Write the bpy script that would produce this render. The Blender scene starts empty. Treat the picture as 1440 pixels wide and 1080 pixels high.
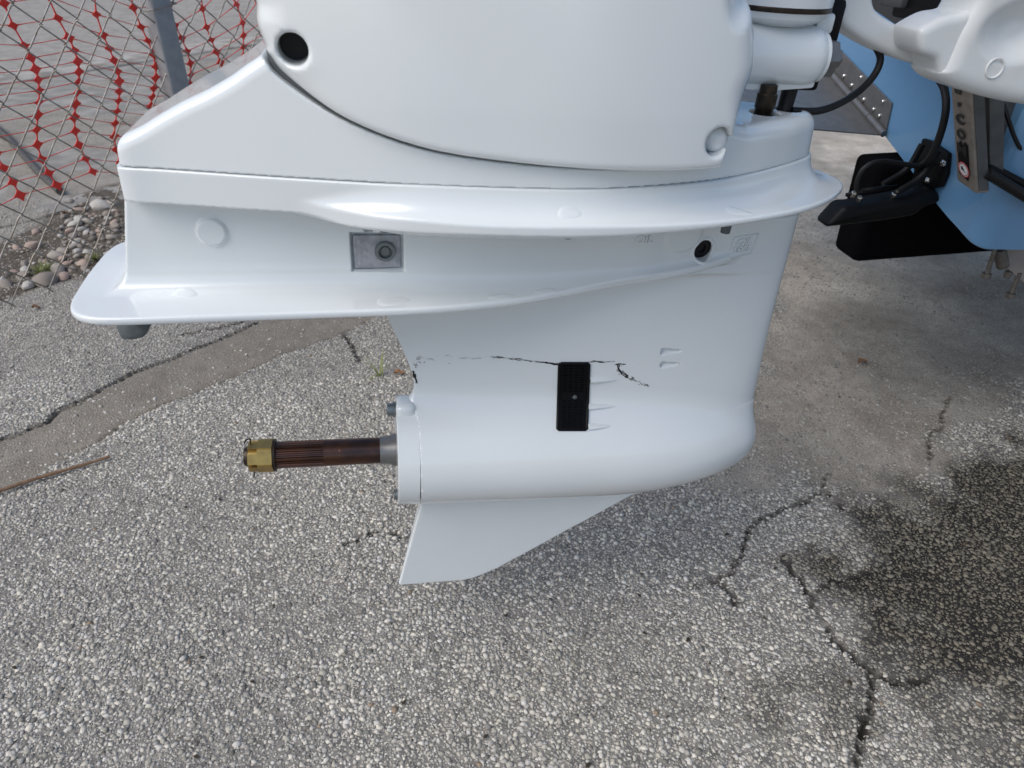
import bpy, bmesh, math, random
import numpy as np
from mathutils import Vector, Matrix

random.seed(7)
rng = np.random.default_rng(11)
SC = bpy.context.scene
COL = SC.collection

# ------------------------------------------------------------------ camera, sky, sun, exposure
FPX = 1040.0                       # focal length in pixels of the 1440 px wide photograph
PITCH = math.radians(33.0)
CAM = np.array([0.0, -0.82, 1.0])
cd = bpy.data.cameras.new('camera')
cd.sensor_width = 36.0
cd.lens = FPX / 1440 * 36.0
cd.clip_start = 0.02
cd.clip_end = 500
cd.dof.use_dof = True
cd.dof.focus_distance = 0.98
cd.dof.aperture_fstop = 9.0
cam = bpy.data.objects.new('camera', cd)
COL.objects.link(cam)
cam.location = CAM
cam.rotation_euler = (math.radians(90) - PITCH, 0, 0)
SC.camera = cam

SUN_EL, SUN_AZ = math.radians(50), math.radians(-126)   # azimuth from +Y towards +X: soft sun behind the camera's left shoulder
W = bpy.data.worlds.new('World')
SC.world = W
W.use_nodes = True
wn = W.node_tree
wn.nodes.clear()
sky = wn.nodes.new('ShaderNodeTexSky')
sky.sky_type = 'NISHITA'
sky.sun_disc = False
sky.sun_elevation = SUN_EL
sky.sun_rotation = SUN_AZ
sky.dust_density = 2.0
sky.air_density = 1.0
sky.ozone_density = 1.0
bg = wn.nodes.new('ShaderNodeBackground')
bg.inputs[1].default_value = 0.09
wo = wn.nodes.new('ShaderNodeOutputWorld')
wn.links.new(sky.outputs[0], bg.inputs[0])
wn.links.new(bg.outputs[0], wo.inputs[0])
sl = bpy.data.lights.new('sun', 'SUN')
sl.energy = 1.2
sl.angle = math.radians(50)
sl.color = (1.0, 0.96, 0.9)
sun = bpy.data.objects.new('sun', sl)
COL.objects.link(sun)
sdir = Vector((math.sin(SUN_AZ) * math.cos(SUN_EL), math.cos(SUN_AZ) * math.cos(SUN_EL), math.sin(SUN_EL)))
sun.rotation_euler = sdir.to_track_quat('Z', 'Y').to_euler()
sun.location = (-3, -2, 5)
SC.view_settings.view_transform = 'Standard'
SC.view_settings.look = 'None'
SC.view_settings.exposure = 0.72
SC.view_settings.gamma = 1.0
SC.view_settings.use_curve_mapping = False

# ------------------------------------------------------------------ frames and picture measurements
def rot(yaw, trim):
    c, s, cp, sp = math.cos(trim), math.sin(trim), math.cos(yaw), math.sin(yaw)
    return np.array([[cp, -sp, 0], [sp, cp, 0], [0, 0, 1.0]]) @ np.array([[c, 0, -s], [0, 1, 0], [s, 0, c]])
MR, MO = rot(math.radians(10), math.radians(-3)), np.array([0, 0, .4])     # outboard frame: x forward, y far side, z up
BR, BO = rot(math.radians(10), 0), np.zeros(3)                              # boat frame
WR, WO = np.eye(3), np.zeros(3)

def ray(px, py):
    u, v = (px - 720) / FPX, (540 - py) / FPX
    return np.array([u, math.cos(PITCH) + v * math.sin(PITCH), -math.sin(PITCH) + v * math.cos(PITCH)])
def hit(px, py, axis, val, R=WR, O=WO):
    d = R.T @ ray(px, py)
    c = R.T @ (CAM - O)
    return c + (val - c[axis]) / d[axis] * d
def mL(px, py, y): return hit(px, py, 1, y, MR, MO)
def mZ(px, py, z): return hit(px, py, 2, z, MR, MO)
def bF(px, py, f): return hit(px, py, 0, f, BR, BO)
def bL(px, py, l): return hit(px, py, 1, l, BR, BO)
def gnd(px, py, z=0.0): return hit(px, py, 2, z)

# ------------------------------------------------------------------ object helpers
def new_mesh(name, v, f, mat, smooth=False, normals=None):
    me = bpy.data.meshes.new(name)
    v = np.asarray(v, dtype=np.float64).reshape(-1, 3)
    if isinstance(f, np.ndarray):
        n, k = f.shape
        me.vertices.add(len(v)); me.vertices.foreach_set('co', v.astype(np.float32).ravel())
        me.loops.add(n * k); me.loops.foreach_set('vertex_index', f.astype(np.int32).ravel())
        me.polygons.add(n)
        me.polygons.foreach_set('loop_start', np.arange(0, n * k, k, dtype=np.int32))
        me.update(calc_edges=True); me.validate()
    else:
        me.from_pydata(v.tolist(), [], [list(q) for q in f]); me.update()
    if smooth: me.polygons.foreach_set('use_smooth', np.ones(len(me.polygons), bool))
    if smooth and normals is None and not isinstance(f, np.ndarray) and len(f) > 8: me.set_sharp_from_angle(angle=math.radians(38))
    if normals is not None and len(me.vertices) == len(normals):
        me.normals_split_custom_set_from_vertices(normals.tolist())
    if mat: me.materials.append(mat)
    return me

def tag(o, label=None, cat=None, group=None, kind=None):
    if label: o['label'] = label
    if cat: o['category'] = cat
    if group: o['group'] = group
    if kind: o['kind'] = kind
    return o

class Thing:
    """an Empty at the thing's base, parts given in the coordinates of a frame (R, O)"""
    def __init__(s, name, label, cat, base, R=WR, O=WO, group=None):
        s.base, s.R = np.array(base, float), R
        s.o = bpy.data.objects.new(name, None)
        s.o.empty_display_size = .05
        COL.objects.link(s.o)
        M = Matrix([list(r) for r in R]).to_4x4()
        M.translation = Vector(R @ s.base + O)
        s.o.matrix_world = M
        tag(s.o, label, cat, group)
    def part(s, name, vf, mat, smooth=False, parent=None, normals=None, label=None, kind=None):
        v, f = vf
        o = bpy.data.objects.new(name, new_mesh(name, np.asarray(v, float) - s.base, f, mat, smooth, normals))
        COL.objects.link(o)
        o.parent = parent or s.o
        if label: o['label'] = label
        if kind: o['kind'] = kind
        return o

def single(name, vf, mat, base, label, cat, group=None, kind=None, smooth=False, R=WR, O=WO):
    v, f = vf
    base = np.array(base, float)
    o = bpy.data.objects.new(name, new_mesh(name, np.asarray(v, float) - base, f, mat, smooth))
    M = Matrix([list(r) for r in R]).to_4x4(); M.translation = Vector(R @ base + O)
    o.matrix_world = M
    COL.objects.link(o)
    return tag(o, label, cat, group, kind)

def join(*vfs):
    V, F, n = [], [], 0
    for v, f in vfs:
        v = np.asarray(v, float).reshape(-1, 3)
        V.append(v); F += [[i + n for i in q] for q in f]; n += len(v)
    return np.vstack(V), F

def basis(d):
    d = np.asarray(d, float); d = d / np.linalg.norm(d)
    a = np.array([0, 0, 1.0]) if abs(d[2]) < .9 else np.array([1.0, 0, 0])
    u = np.cross(a, d); u /= np.linalg.norm(u)
    return u, np.cross(d, u), d

def tube(path, r, n=8, caps=True, tw=0.0):
    path = np.asarray(path, float); m = len(path)
    r = np.broadcast_to(np.asarray(r, float), (m,))
    T = np.gradient(path, axis=0)
    u, v, _ = basis(T[0]); V = []
    for i in range(m):
        t = T[i] / (np.linalg.norm(T[i]) + 1e-12)
        u = u - t * (u @ t); u /= np.linalg.norm(u); v = np.cross(t, u)
        a = np.arange(n) * 2 * math.pi / n + tw
        V.append(path[i] + r[i] * (np.cos(a)[:, None] * u + np.sin(a)[:, None] * v))
    F = [[i * n + j, i * n + (j + 1) % n, (i + 1) * n + (j + 1) % n, (i + 1) * n + j] for i in range(m - 1) for j in range(n)]
    if caps: F += [list(range(n))[::-1], [(m - 1) * n + j for j in range(n)]]
    return np.vstack(V), F

def cyl(p0, p1, r0, r1=None, n=16, tw=0.0): return tube([p0, p1], [r0, r0 if r1 is None else r1], n, True, tw)

def lathe(p0, d, prof, n=32, shape=None):
    """profile of (distance along d, radius); shape(a, radius, i) may change the radius round the axis"""
    u, v, d = basis(d); V = []
    for i, (t, r) in enumerate(prof):
        for j in range(n):
            a = 2 * math.pi * j / n
            rr = shape(a, r, i) if shape else r
            V.append(np.asarray(p0) + d * t + rr * (math.cos(a) * u + math.sin(a) * v))
    m = len(prof)
    F = [[i * n + j, i * n + (j + 1) % n, (i + 1) * n + (j + 1) % n, (i + 1) * n + j] for i in range(m - 1) for j in range(n)]
    F += [list(range(n))[::-1], [(m - 1) * n + j for j in range(n)]]
    return np.array(V), F

def bm_out(bm):
    bmesh.ops.recalc_face_normals(bm, faces=bm.faces)
    bm.verts.index_update()
    r = np.array([v.co[:] for v in bm.verts]), [[v.index for v in f.verts] for f in bm.faces]
    bm.free()
    return r

def rbox(c, size, bev=.002, seg=2, R=None):
    bm = bmesh.new()
    bmesh.ops.create_cube(bm, size=1)
    for v in bm.verts: v.co = Vector((v.co.x * size[0], v.co.y * size[1], v.co.z * size[2]))
    if bev: bmesh.ops.bevel(bm, geom=bm.edges[:], offset=bev, segments=seg, affect='EDGES', profile=.5)
    v, f = bm_out(bm)
    if R is not None: v = v @ np.asarray(R).T
    return v + np.asarray(c), f

def prism(poly, off, bev=0, seg=2):
    """closed 3-D polygon pushed along off"""
    bm = bmesh.new()
    a = [bm.verts.new(p) for p in np.asarray(poly, float)]
    b = [bm.verts.new(np.asarray(p, float) + off) for p in poly]
    n = len(a)
    bm.faces.new(a); bm.faces.new(b[::-1])
    for i in range(n): bm.faces.new([a[i], b[i], b[(i + 1) % n], a[(i + 1) % n]])
    bmesh.ops.recalc_face_normals(bm, faces=bm.faces)
    if bev: bmesh.ops.bevel(bm, geom=bm.edges[:], offset=bev, segments=seg, affect='EDGES', profile=.5)
    return bm_out(bm)

def spline(pts, sub=8, closed=False):
    p = np.asarray(pts, float); n = len(p); out = []
    rngi = range(n if closed else n - 1)
    for i in rngi:
        p1, p2 = p[i], p[(i + 1) % n]
        p0 = p[i - 1] if (closed or i > 0) else 2 * p1 - p2
        p3 = p[(i + 2) % n] if (closed or i + 2 < n) else 2 * p2 - p1
        for k in range(sub):
            t = k / sub
            out.append(.5 * ((2 * p1) + (p2 - p0) * t + (2 * p0 - 5 * p1 + 4 * p2 - p3) * t * t + (3 * p1 - p0 - 3 * p2 + p3) * t ** 3))
    if not closed: out.append(p[-1])
    return np.array(out)

# ------------------------------------------------------------------ materials
def mat(name, col, rough=.5, metal=0.0, coat=0.0, noise=None, bump=None, spec=.5, alpha_rough=None):
    m = bpy.data.materials.new(name); m.use_nodes = True
    N, Lk = m.node_tree.nodes, m.node_tree.links
    b = N['Principled BSDF']
    b.inputs['Base Color'].default_value = (*col, 1)
    b.inputs['Roughness'].default_value = rough
    b.inputs['Metallic'].default_value = metal
    b.inputs['Specular IOR Level'].default_value = spec
    if coat:
        b.inputs['Coat Weight'].default_value = coat
        b.inputs['Coat Roughness'].default_value = .07
    tc = N.new('ShaderNodeTexCoord')
    if noise:                                   # (scale, colour, amount)
        nt = N.new('ShaderNodeTexNoise'); nt.inputs['Scale'].default_value = noise[0]; nt.inputs['Detail'].default_value = 6
        Lk.new(tc.outputs['Object'], nt.inputs['Vector'])
        cr = N.new('ShaderNodeValToRGB'); cr.color_ramp.elements[0].position = .4; cr.color_ramp.elements[1].position = .65
        cr.color_ramp.elements[0].color = (*col, 1)
        cr.color_ramp.elements[1].color = (*[col[i] * (1 - noise[2]) + noise[1][i] * noise[2] for i in range(3)], 1)
        Lk.new(nt.outputs['Fac'], cr.inputs['Fac']); Lk.new(cr.outputs['Color'], b.inputs['Base Color'])
        mr = N.new('ShaderNodeMapRange'); mr.inputs['To Min'].default_value = rough * .8; mr.inputs['To Max'].default_value = min(1, rough * 1.25)
        Lk.new(nt.outputs['Fac'], mr.inputs['Value']); Lk.new(mr.outputs['Result'], b.inputs['Roughness'])
    if bump:                                    # (scale, strength, distance)
        n2 = N.new('ShaderNodeTexNoise'); n2.inputs['Scale'].default_value = bump[0]; n2.inputs['Detail'].default_value = 4
        Lk.new(tc.outputs['Object'], n2.inputs['Vector'])
        bp = N.new('ShaderNodeBump'); bp.inputs['Strength'].default_value = bump[1]; bp.inputs['Distance'].default_value = bump[2]
        Lk.new(n2.outputs['Fac'], bp.inputs['Height']); Lk.new(bp.outputs['Normal'], b.inputs['Normal'])
    return m

M = {}
M['paint'] = mat('white_paint', (.765, .80, .805), .19, 0, .75, noise=(9, (.73, .762, .765), .35))
M['arm_paint'] = mat('weathered_white_paint', (.69, .715, .72), .34, 0, .15, noise=(18, (.60, .59, .56), .45))
M['blue'] = mat('blue_gelcoat', (.125, .275, .47), .24, 0, .4, noise=(6, (.11, .25, .435), .6))
M['black'] = mat('black_rubber', (.006, .006, .007), .5, spec=.35)
M['black_plastic'] = mat('black_plastic', (.0045, .005, .006), .46, spec=.16, bump=(220, .1, .0006))
M['carpet'] = mat('black_carpet', (.004, .004, .005), .98, spec=.05, bump=(700, 1, .004))
M['darkgrey'] = mat('dark_grey_paint', (.035, .037, .04), .5)
M['seal'] = mat('grey_rubber_seal', (.10, .11, .115), .6)
M['steel'] = mat('brushed_steel', (.20, .20, .20), .36, .55, noise=(60, (.15, .15, .155), .6))
M['screw'] = mat('bright_screw_steel', (.62, .6, .57), .22, 1)
M['bolt'] = mat('zinc_plated_bolt', (.22, .25, .26), .4, .8, noise=(90, (.14, .15, .15), .5))
M['zinc'] = mat('zinc_anode', (.42, .43, .46), .5, .55, noise=(120, (.28, .28, .31), .8), bump=(160, .25, .001))
M['oldzinc'] = mat('oxidised_zinc', (.20, .225, .235), .6, .35, noise=(45, (.09, .105, .11), .9), bump=(110, .3, .001))
M['alu'] = mat('weathered_aluminium', (.30, .27, .245), .48, .7, noise=(70, (.2, .18, .16), .6), bump=(300, .1, .0005))
M['alu_dark'] = mat('dull_and_shaded_aluminium', (.10, .105, .11), .5, .45, noise=(40, (.06, .065, .07), .6))  # dull plates, and the painted shade on the bracket bar
M['brass'] = mat('brass', (.52, .36, .12), .34, .9, noise=(80, (.32, .23, .09), .7), bump=(240, .12, .0005))
M['bronze'] = mat('bronzed_shaft_steel', (.15, .078, .056), .30, 1, noise=(36, (.065, .05, .05), .8))
M['oil'] = mat('oiled_iron', (.05, .038, .028), .36, .7, noise=(100, (.02, .015, .012), .7))
M['galv'] = mat('galvanised_wire', (.36, .345, .315), .5, .6, noise=(60, (.22, .17, .12), .7))
M['galv_bolt'] = mat('rusty_galvanised_bolt', (.16, .15, .135), .55, .5, noise=(150, (.09, .07, .055), .6))
M['post'] = mat('grey_post_paint', (.34, .35, .36), .55, .1, noise=(50, (.28, .29, .30), .7), bump=(180, .15, .0008))
M['red'] = mat('red_plastic_net', (.90, .055, .035), .4, noise=(40, (.78, .04, .03), .5))
M['grime'] = mat('grime', (.035, .026, .016), .9)
M['black_print'] = mat('black_print', (.008, .008, .009), .45)
M['red_print'] = mat('red_print', (.42, .012, .03), .4)
M['white_print'] = mat('white_print', (.72, .72, .72), .4)
M['twig'] = mat('brown_twig', (.16, .09, .05), .8, noise=(90, (.26, .17, .11), .7), bump=(200, .4, .001))
M['pipe'] = mat('weathered_dark_pipe', (.05, .045, .042), .7, noise=(60, (.16, .15, .14), .5), bump=(150, .4, .001))
M['leafbrown'] = mat('dry_leaf', (.36, .19, .09), .7, noise=(120, (.24, .11, .05), .6))
M['grass'] = mat('grass_blade', (.17, .22, .06), .6, noise=(60, (.30, .27, .10), .6))
M['trailer'] = mat('dull_galvanised_plate', (.30, .27, .255), .6, .25, noise=(30, (.23, .21, .2), .6))
wat = mat('wet_white_film', (.75, .785, .79), .03, 0, .5)
M['water'] = wat

# ------------------------------------------------------------------ numpy noise
class VNoise:
    def __init__(s, seed): s.t = np.random.default_rng(seed).random((256, 256))
    def __call__(s, x, y):
        xi, yi = np.floor(x).astype(int), np.floor(y).astype(int)
        fx, fy = x - xi, y - yi
        fx, fy = fx * fx * (3 - 2 * fx), fy * fy * (3 - 2 * fy)
        g = lambda a, b: s.t[a & 255, b & 255]
        return (g(xi, yi) * (1 - fx) + g(xi + 1, yi) * fx) * (1 - fy) + (g(xi, yi + 1) * (1 - fx) + g(xi + 1, yi + 1) * fx) * fy
vn = [VNoise(i) for i in range(6)]
def fbm(x, y, sc, o=4, k=0):
    a, s, t = 0, 0, 1.0
    for i in range(o):
        a = a + t * vn[(k + i) % 6](x * sc * 2 ** i + 17.3 * i, y * sc * 2 ** i - 9.1 * i); s += t; t *= .5
    return a / s
def sstep(a, b, x):
    t = np.clip((x - a) / (b - a), 0, 1); return t * t * (3 - 2 * t)

def poly_sdf(px, py, poly):
    """signed distance of points to a closed polygon, negative inside"""
    shp = np.broadcast(px, py).shape
    px, py = np.broadcast_to(px, shp), np.broadcast_to(py, shp)
    d = np.full(shp, 1e9); ins = np.zeros(shp, bool); n = len(poly)
    for i in range(n):
        ax, ay = poly[i]; bx, by = poly[(i + 1) % n]
        ex, ey = bx - ax, by - ay; L = ex * ex + ey * ey
        if L < 1e-16: continue
        wx, wy = px - ax, py - ay
        t = np.clip((wx * ex + wy * ey) / L, 0, 1)
        d = np.minimum(d, (wx - t * ex) ** 2 + (wy - t * ey) ** 2)
        if ey != 0:
            c = (ay > py) != (by > py)
            ins ^= c & (px < ex * (py - ay) / ey + ax)
    d = np.sqrt(d)
    return np.where(ins, -d, d)
def line_dist(px, py, pts):
    d = np.full(px.shape, 1e9)
    for (ax, ay), (bx, by) in zip(pts[:-1], pts[1:]):
        ex, ey = bx - ax, by - ay; L = ex * ex + ey * ey + 1e-12
        wx, wy = px - ax, py - ay
        t = np.clip((wx * ex + wy * ey) / L, 0, 1)
        d = np.minimum(d, (wx - t * ex) ** 2 + (wy - t * ey) ** 2)
    return np.sqrt(d)

# ================================================================== GROUND
GX0, GX1, GY0, GY1 = -5.0, 5.2, -.75, 6.5
def gp(pts): return np.array([gnd(*p)[:2] for p in pts])
def jit(poly, amp, n=6, closed=False, seed=0):
    r = np.random.default_rng(seed); out = []
    m = len(poly)
    for i in range(m if closed else m - 1):
        a, b = poly[i], poly[(i + 1) % m]
        d = b - a; nrm = np.array([-d[1], d[0]]); nrm /= np.linalg.norm(nrm) + 1e-9
        for k in range(n):
            out.append(a + d * k / n + nrm * (r.random() - .5) * 2 * amp * (k > 0))
    if not closed: out.append(poly[-1])
    return np.array(out)
STRIP = jit(gp([(-260, 705), (0, 616), (70, 592), (78, 578), (118, 562), (190, 522), (300, 480), (362, 452), (470, 405), (640, 345),
                (760, 345), (660, 395), (520, 447), (480, 466), (390, 500), (290, 545), (200, 580), (130, 622), (95, 642), (0, 692), (-260, 800)]), .008, 5, True, 3)
CRACKS = [jit(gp(p), a, 5, False, 20 + i) for i, (p, a) in enumerate([
    ([(1102, 788), (1130, 820), (1150, 860), (1165, 885), (1190, 915), (1222, 943), (1228, 962), (1222, 1000), (1210, 1040), (1203, 1085), (1190, 1130)], .004),
    ([(1222, 943), (1245, 955), (1272, 967), (1300, 960)], .004),
    ([(1143, 836), (1165, 822), (1200, 812), (1215, 806)], .003),
    ([(980, 826), (1020, 810), (1040, 790), (1046, 765), (1060, 735), (1118, 712), (1160, 692), (1164, 668)], .006),
    ([(1160, 690), (1172, 700), (1182, 714)], .003),
    ([(1338, 560), (1325, 590), (1306, 622), (1310, 652)], .006),
    ([(1018, 826), (1030, 842), (1036, 850)], .003),
    ([(483, 466), (498, 490), (506, 508)], .004),
    ([(480, 772), (505, 756), (540, 748), (592, 762)], .005),
    ([(-40, 330), (40, 312), (90, 298), (160, 285)], .01),
    ([(255, 470), (300, 462), (360, 448), (400, 436)], .006),
    ([(-60, 630), (0, 616), (70, 592), (78, 578), (118, 562), (190, 522), (300, 480), (362, 452)], .004),
    ([(520, 447), (480, 466), (390, 500), (290, 545), (200, 580), (130, 622), (95, 642)], .004)])]
CRACK_W = [.0048, .0026, .0022, .0026, .002, .0018, .0012, .005, .0014, .009, .006, .0026, .0022]
MUD = gp([(1040, 690), (1062, 560), (1100, 430), (1095, 330), (1160, 200), (1440, 120), (1700, 200), (1700, 520), (1440, 560), (1330, 600), (1320, 660), (1230, 700), (1180, 690), (1130, 650), (1075, 680)])
STAIN = [gp([(1180, 775), (1196, 716), (1262, 700), (1325, 662), (1450, 620), (1740, 620), (1760, 1000), (1440, 985), (1335, 962), (1275, 955), (1238, 905), (1226, 862), (1182, 805)]),
         gp([(1130, 960), (1170, 930), (1215, 960), (1210, 1010), (1150, 1020)]),
         gp([(1300, 1000), (1440, 960), (1640, 1000), (1640, 1160), (1330, 1120)])]
FENCE_DIRT = gp([(-120, 470), (0, 425), (60, 392), (120, 388), (160, 370), (230, 330), (230, 250), (150, 262), (95, 285), (60, 320), (0, 345), (-120, 370)])

def ground_masks(x, y):
    wx = x + (fbm(x, y, 6, 3, 1) - .5) * .07
    wy = y + (fbm(x, y, 6, 3, 3) - .5) * .07
    strip = 1 - sstep(-.003, .004, poly_sdf(x, y, STRIP))
    mud = 1 - sstep(-.05, .06, poly_sdf(wx, wy, MUD) + (fbm(x, y, 14, 4, 2) - .5) * .14)
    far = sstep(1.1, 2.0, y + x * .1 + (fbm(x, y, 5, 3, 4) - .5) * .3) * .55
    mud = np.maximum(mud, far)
    st = 0
    for i, p in enumerate(STAIN):
        st = np.maximum(st, (1 - sstep(-.07, .09, poly_sdf(wx, wy, p) + (fbm(x, y, 16, 5, 5) - .5) * .26)) * (1, .55, .5)[i])
    dirt = 1 - sstep(-.02, .05, poly_sdf(wx, wy, FENCE_DIRT))
    cr = np.zeros_like(x); cd_ = np.full(x.shape, 1e9)
    for pl, w in zip(CRACKS, CRACK_W):
        lo, hi = pl.min(0) - .05, pl.max(0) + .05
        k = (x > lo[0]) & (x < hi[0]) & (y > lo[1]) & (y < hi[1])
        if k.any():
            d = line_dist(x[k], y[k], pl) - w * .5 * (.5 + fbm(x[k], y[k], 30, 2, 1))
            cr[k] = np.maximum(cr[k], 1 - sstep(0, .004, d)); cd_[k] = np.minimum(cd_[k], d)
    return strip, mud, st, dirt, cr, cd_

def ground_material(near):
    m = bpy.data.materials.new('asphalt_near' if near else 'asphalt'); m.use_nodes = True
    N, Lk = m.node_tree.nodes, m.node_tree.links
    b = N['Principled BSDF']; b.inputs['Roughness'].default_value = .85; b.inputs['Specular IOR Level'].default_value = .3
    tc = N.new('ShaderNodeTexCoord')
    def noise(sc, det=6, rough=.6):
        n = N.new('ShaderNodeTexNoise'); n.inputs['Scale'].default_value = sc; n.inputs['Detail'].default_value = det; n.inputs['Roughness'].default_value = rough
        Lk.new(tc.outputs['Object'], n.inputs['Vector']); return n.outputs['Fac']
    def ramp(fac, a, ca, bb, cb):
        r = N.new('ShaderNodeValToRGB'); e = r.color_ramp.elements
        e[0].position, e[1].position = a, bb; e[0].color, e[1].color = (*ca, 1), (*cb, 1)
        Lk.new(fac, r.inputs['Fac']); return r.outputs['Color']
    def mix(fac, a, bb):
        x = N.new('ShaderNodeMix'); x.data_type = 'RGBA'
        Lk.new(fac, x.inputs['Factor']) if not isinstance(fac, float) else x.inputs['Factor'].__setattr__('default_value', fac)
        for s_, v_ in ((x.inputs[6], a), (x.inputs[7], bb)):
            if isinstance(v_, tuple): s_.default_value = (*v_, 1)
            else: Lk.new(v_, s_)
        return x.outputs[2]
    vo = N.new('ShaderNodeTexVoronoi'); vo.inputs['Scale'].default_value = 190 if near else 110
    Lk.new(tc.outputs['Object'], vo.inputs['Vector'])
    stone = N.new('ShaderNodeMapRange'); stone.inputs['From Min'].default_value = .5; stone.inputs['From Max'].default_value = .32
    Lk.new(vo.outputs['Distance'], stone.inputs['Value'])
    hs = N.new('ShaderNodeSeparateColor'); Lk.new(vo.outputs['Color'], hs.inputs[0])
    stc = ramp(hs.outputs[0], .1, (.17, .165, .16), .9, (.58, .545, .485))
    binder = ramp(noise(40), .35, (.14, .131, .12), .7, (.32, .30, .265))
    base = mix(stone.outputs['Result'], binder, stc)
    h = stone.outputs['Result']
    if near:
        at = N.new('ShaderNodeAttribute'); at.attribute_name = 'masks'
        at2 = N.new('ShaderNodeAttribute'); at2.attribute_name = 'masks2'
        s = N.new('ShaderNodeSeparateColor'); Lk.new(at.outputs['Color'], s.inputs[0])
        s2 = N.new('ShaderNodeSeparateColor'); Lk.new(at2.outputs['Color'], s2.inputs[0])
        fines = mix(noise(220, 3, .8), ramp(noise(26), .3, (.28, .255, .22), .72, (.54, .495, .43)), (.36, .33, .285))
        speck = ramp(noise(420, 2, .7), .66, (0, 0, 0), .72, (1, 1, 1))
        fines = mix(speck, fines, (.50, .47, .42))
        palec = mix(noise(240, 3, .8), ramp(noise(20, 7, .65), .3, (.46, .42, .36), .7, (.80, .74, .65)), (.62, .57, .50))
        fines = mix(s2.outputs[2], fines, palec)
        gr_ = N.new('ShaderNodeMix'); gr_.data_type = 'RGBA'; gr_.blend_type = 'MULTIPLY'; gr_.inputs['Factor'].default_value = 1.0
        Lk.new(fines, gr_.inputs[6]); Lk.new(ramp(noise(560, 2, .8), .32, (.55, .54, .52), .68, (1.45, 1.43, 1.40)), gr_.inputs[7])
        fines = gr_.outputs[2]
        blot = N.new('ShaderNodeMix'); blot.data_type = 'RGBA'; blot.blend_type = 'MULTIPLY'; blot.inputs['Factor'].default_value = 1.0
        Lk.new(fines, blot.inputs[6]); Lk.new(ramp(noise(4.5, 9, .62), .34, (.66, .64, .62), .62, (1.08, 1.08, 1.08)), blot.inputs[7])
        fines = blot.outputs[2]
        pit = ramp(noise(330, 2, .5), .30, (1, 1, 1), .36, (0, 0, 0))
        fines = mix(pit, fines, (.06, .052, .045))
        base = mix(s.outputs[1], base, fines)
        stripc = mix(ramp(noise(180, 2, .6), .67, (0, 0, 0), .71, (1, 1, 1)), ramp(noise(14, 8, .65), .3, (.20, .178, .145), .75, (.30, .27, .225)), (.50, .47, .42))
        base = mix(s.outputs[0], base, stripc)
        dirtc = ramp(noise(60, 6, .7), .35, (.06, .048, .035), .7, (.17, .145, .115))
        base = mix(s2.outputs[0], base, dirtc)
        oil = mix(ramp(noise(150, 4, .7), .4, (0, 0, 0), .7, (1, 1, 1)), (.016, .014, .012), (.045, .04, .034))
        base = mix(s.outputs[2], base, oil)
        base = mix(s2.outputs[1], base, (.016, .014, .012))
    Lk.new(base, b.inputs['Base Color'])
    hn = N.new('ShaderNodeMath'); hn.operation = 'ADD'
    Lk.new(noise(150, 5, .7), hn.inputs[0]); Lk.new(h, hn.inputs[1])
    bp = N.new('ShaderNodeBump'); bp.inputs['Strength'].default_value = .6; bp.inputs['Distance'].default_value = .003
    Lk.new(hn.outputs[0], bp.inputs['Height']); Lk.new(bp.outputs['Normal'], b.inputs['Normal'])
    return m

gx = np.concatenate([np.arange(GX0, -2.2, .05), np.arange(-2.2, 2.3, .010), np.arange(2.3, GX1, .05)])
gy = np.concatenate([np.arange(GY0, 2.2, .010), np.arange(2.2, 3.2, .025), np.arange(3.2, GY1, .06)])
XX, YY = np.meshgrid(gx, gy, indexing='ij')
strip, mud, stain, dirt, crack, cdist = ground_masks(XX, YY)
stain = stain * (1 - .75 * mud)
ZZ = (fbm(XX, YY, 3, 3) - .5) * .012 + (fbm(XX, YY, 40, 3, 2) - .5) * .004
ZZ += -.004 * strip - .010 * crack + mud * .001 + (fbm(XX, YY, 22, 3, 4) - .5) * .02 * dirt
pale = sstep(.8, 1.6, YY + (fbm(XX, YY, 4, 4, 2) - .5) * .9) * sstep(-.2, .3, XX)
edge = np.minimum(np.minimum(XX - GX0, GX1 - XX), np.minimum(YY - GY0, GY1 - YY))
ZZ -= .016 * (1 - sstep(0, .12, edge))
nx, ny = XX.shape
idx = np.arange(nx * ny).reshape(nx, ny)
Fg = np.stack([idx[:-1, :-1], idx[1:, :-1], idx[1:, 1:], idx[:-1, 1:]], -1).reshape(-1, 4)
me = new_mesh('ground', np.stack([XX, YY, ZZ], -1), Fg, ground_material(True), True)
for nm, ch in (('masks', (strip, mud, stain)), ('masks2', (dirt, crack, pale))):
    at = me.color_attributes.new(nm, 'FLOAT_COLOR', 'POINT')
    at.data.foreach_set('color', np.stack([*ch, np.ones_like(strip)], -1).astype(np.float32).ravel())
o = bpy.data.objects.new('ground', me); COL.objects.link(o)
tag(o, 'worn grey asphalt with cracks, a filled trench strip and a dark stain', 'ground', kind='structure')
def ground_z(x, y):
    i = np.clip(np.searchsorted(gx, x - .005), 0, nx - 1); j = np.clip(np.searchsorted(gy, y - .005), 0, ny - 1)
    return ZZ[i, j]

S = 60.0
single('terrain', ([(-S, -S, -.012), (S, -S, -.012), (S, S, -.012), (-S, S, -.012)], [[0, 1, 2, 3]]), ground_material(False), (0, 0, 0),
       'weathered asphalt yard reaching away on every side', 'ground', kind='structure')

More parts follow.
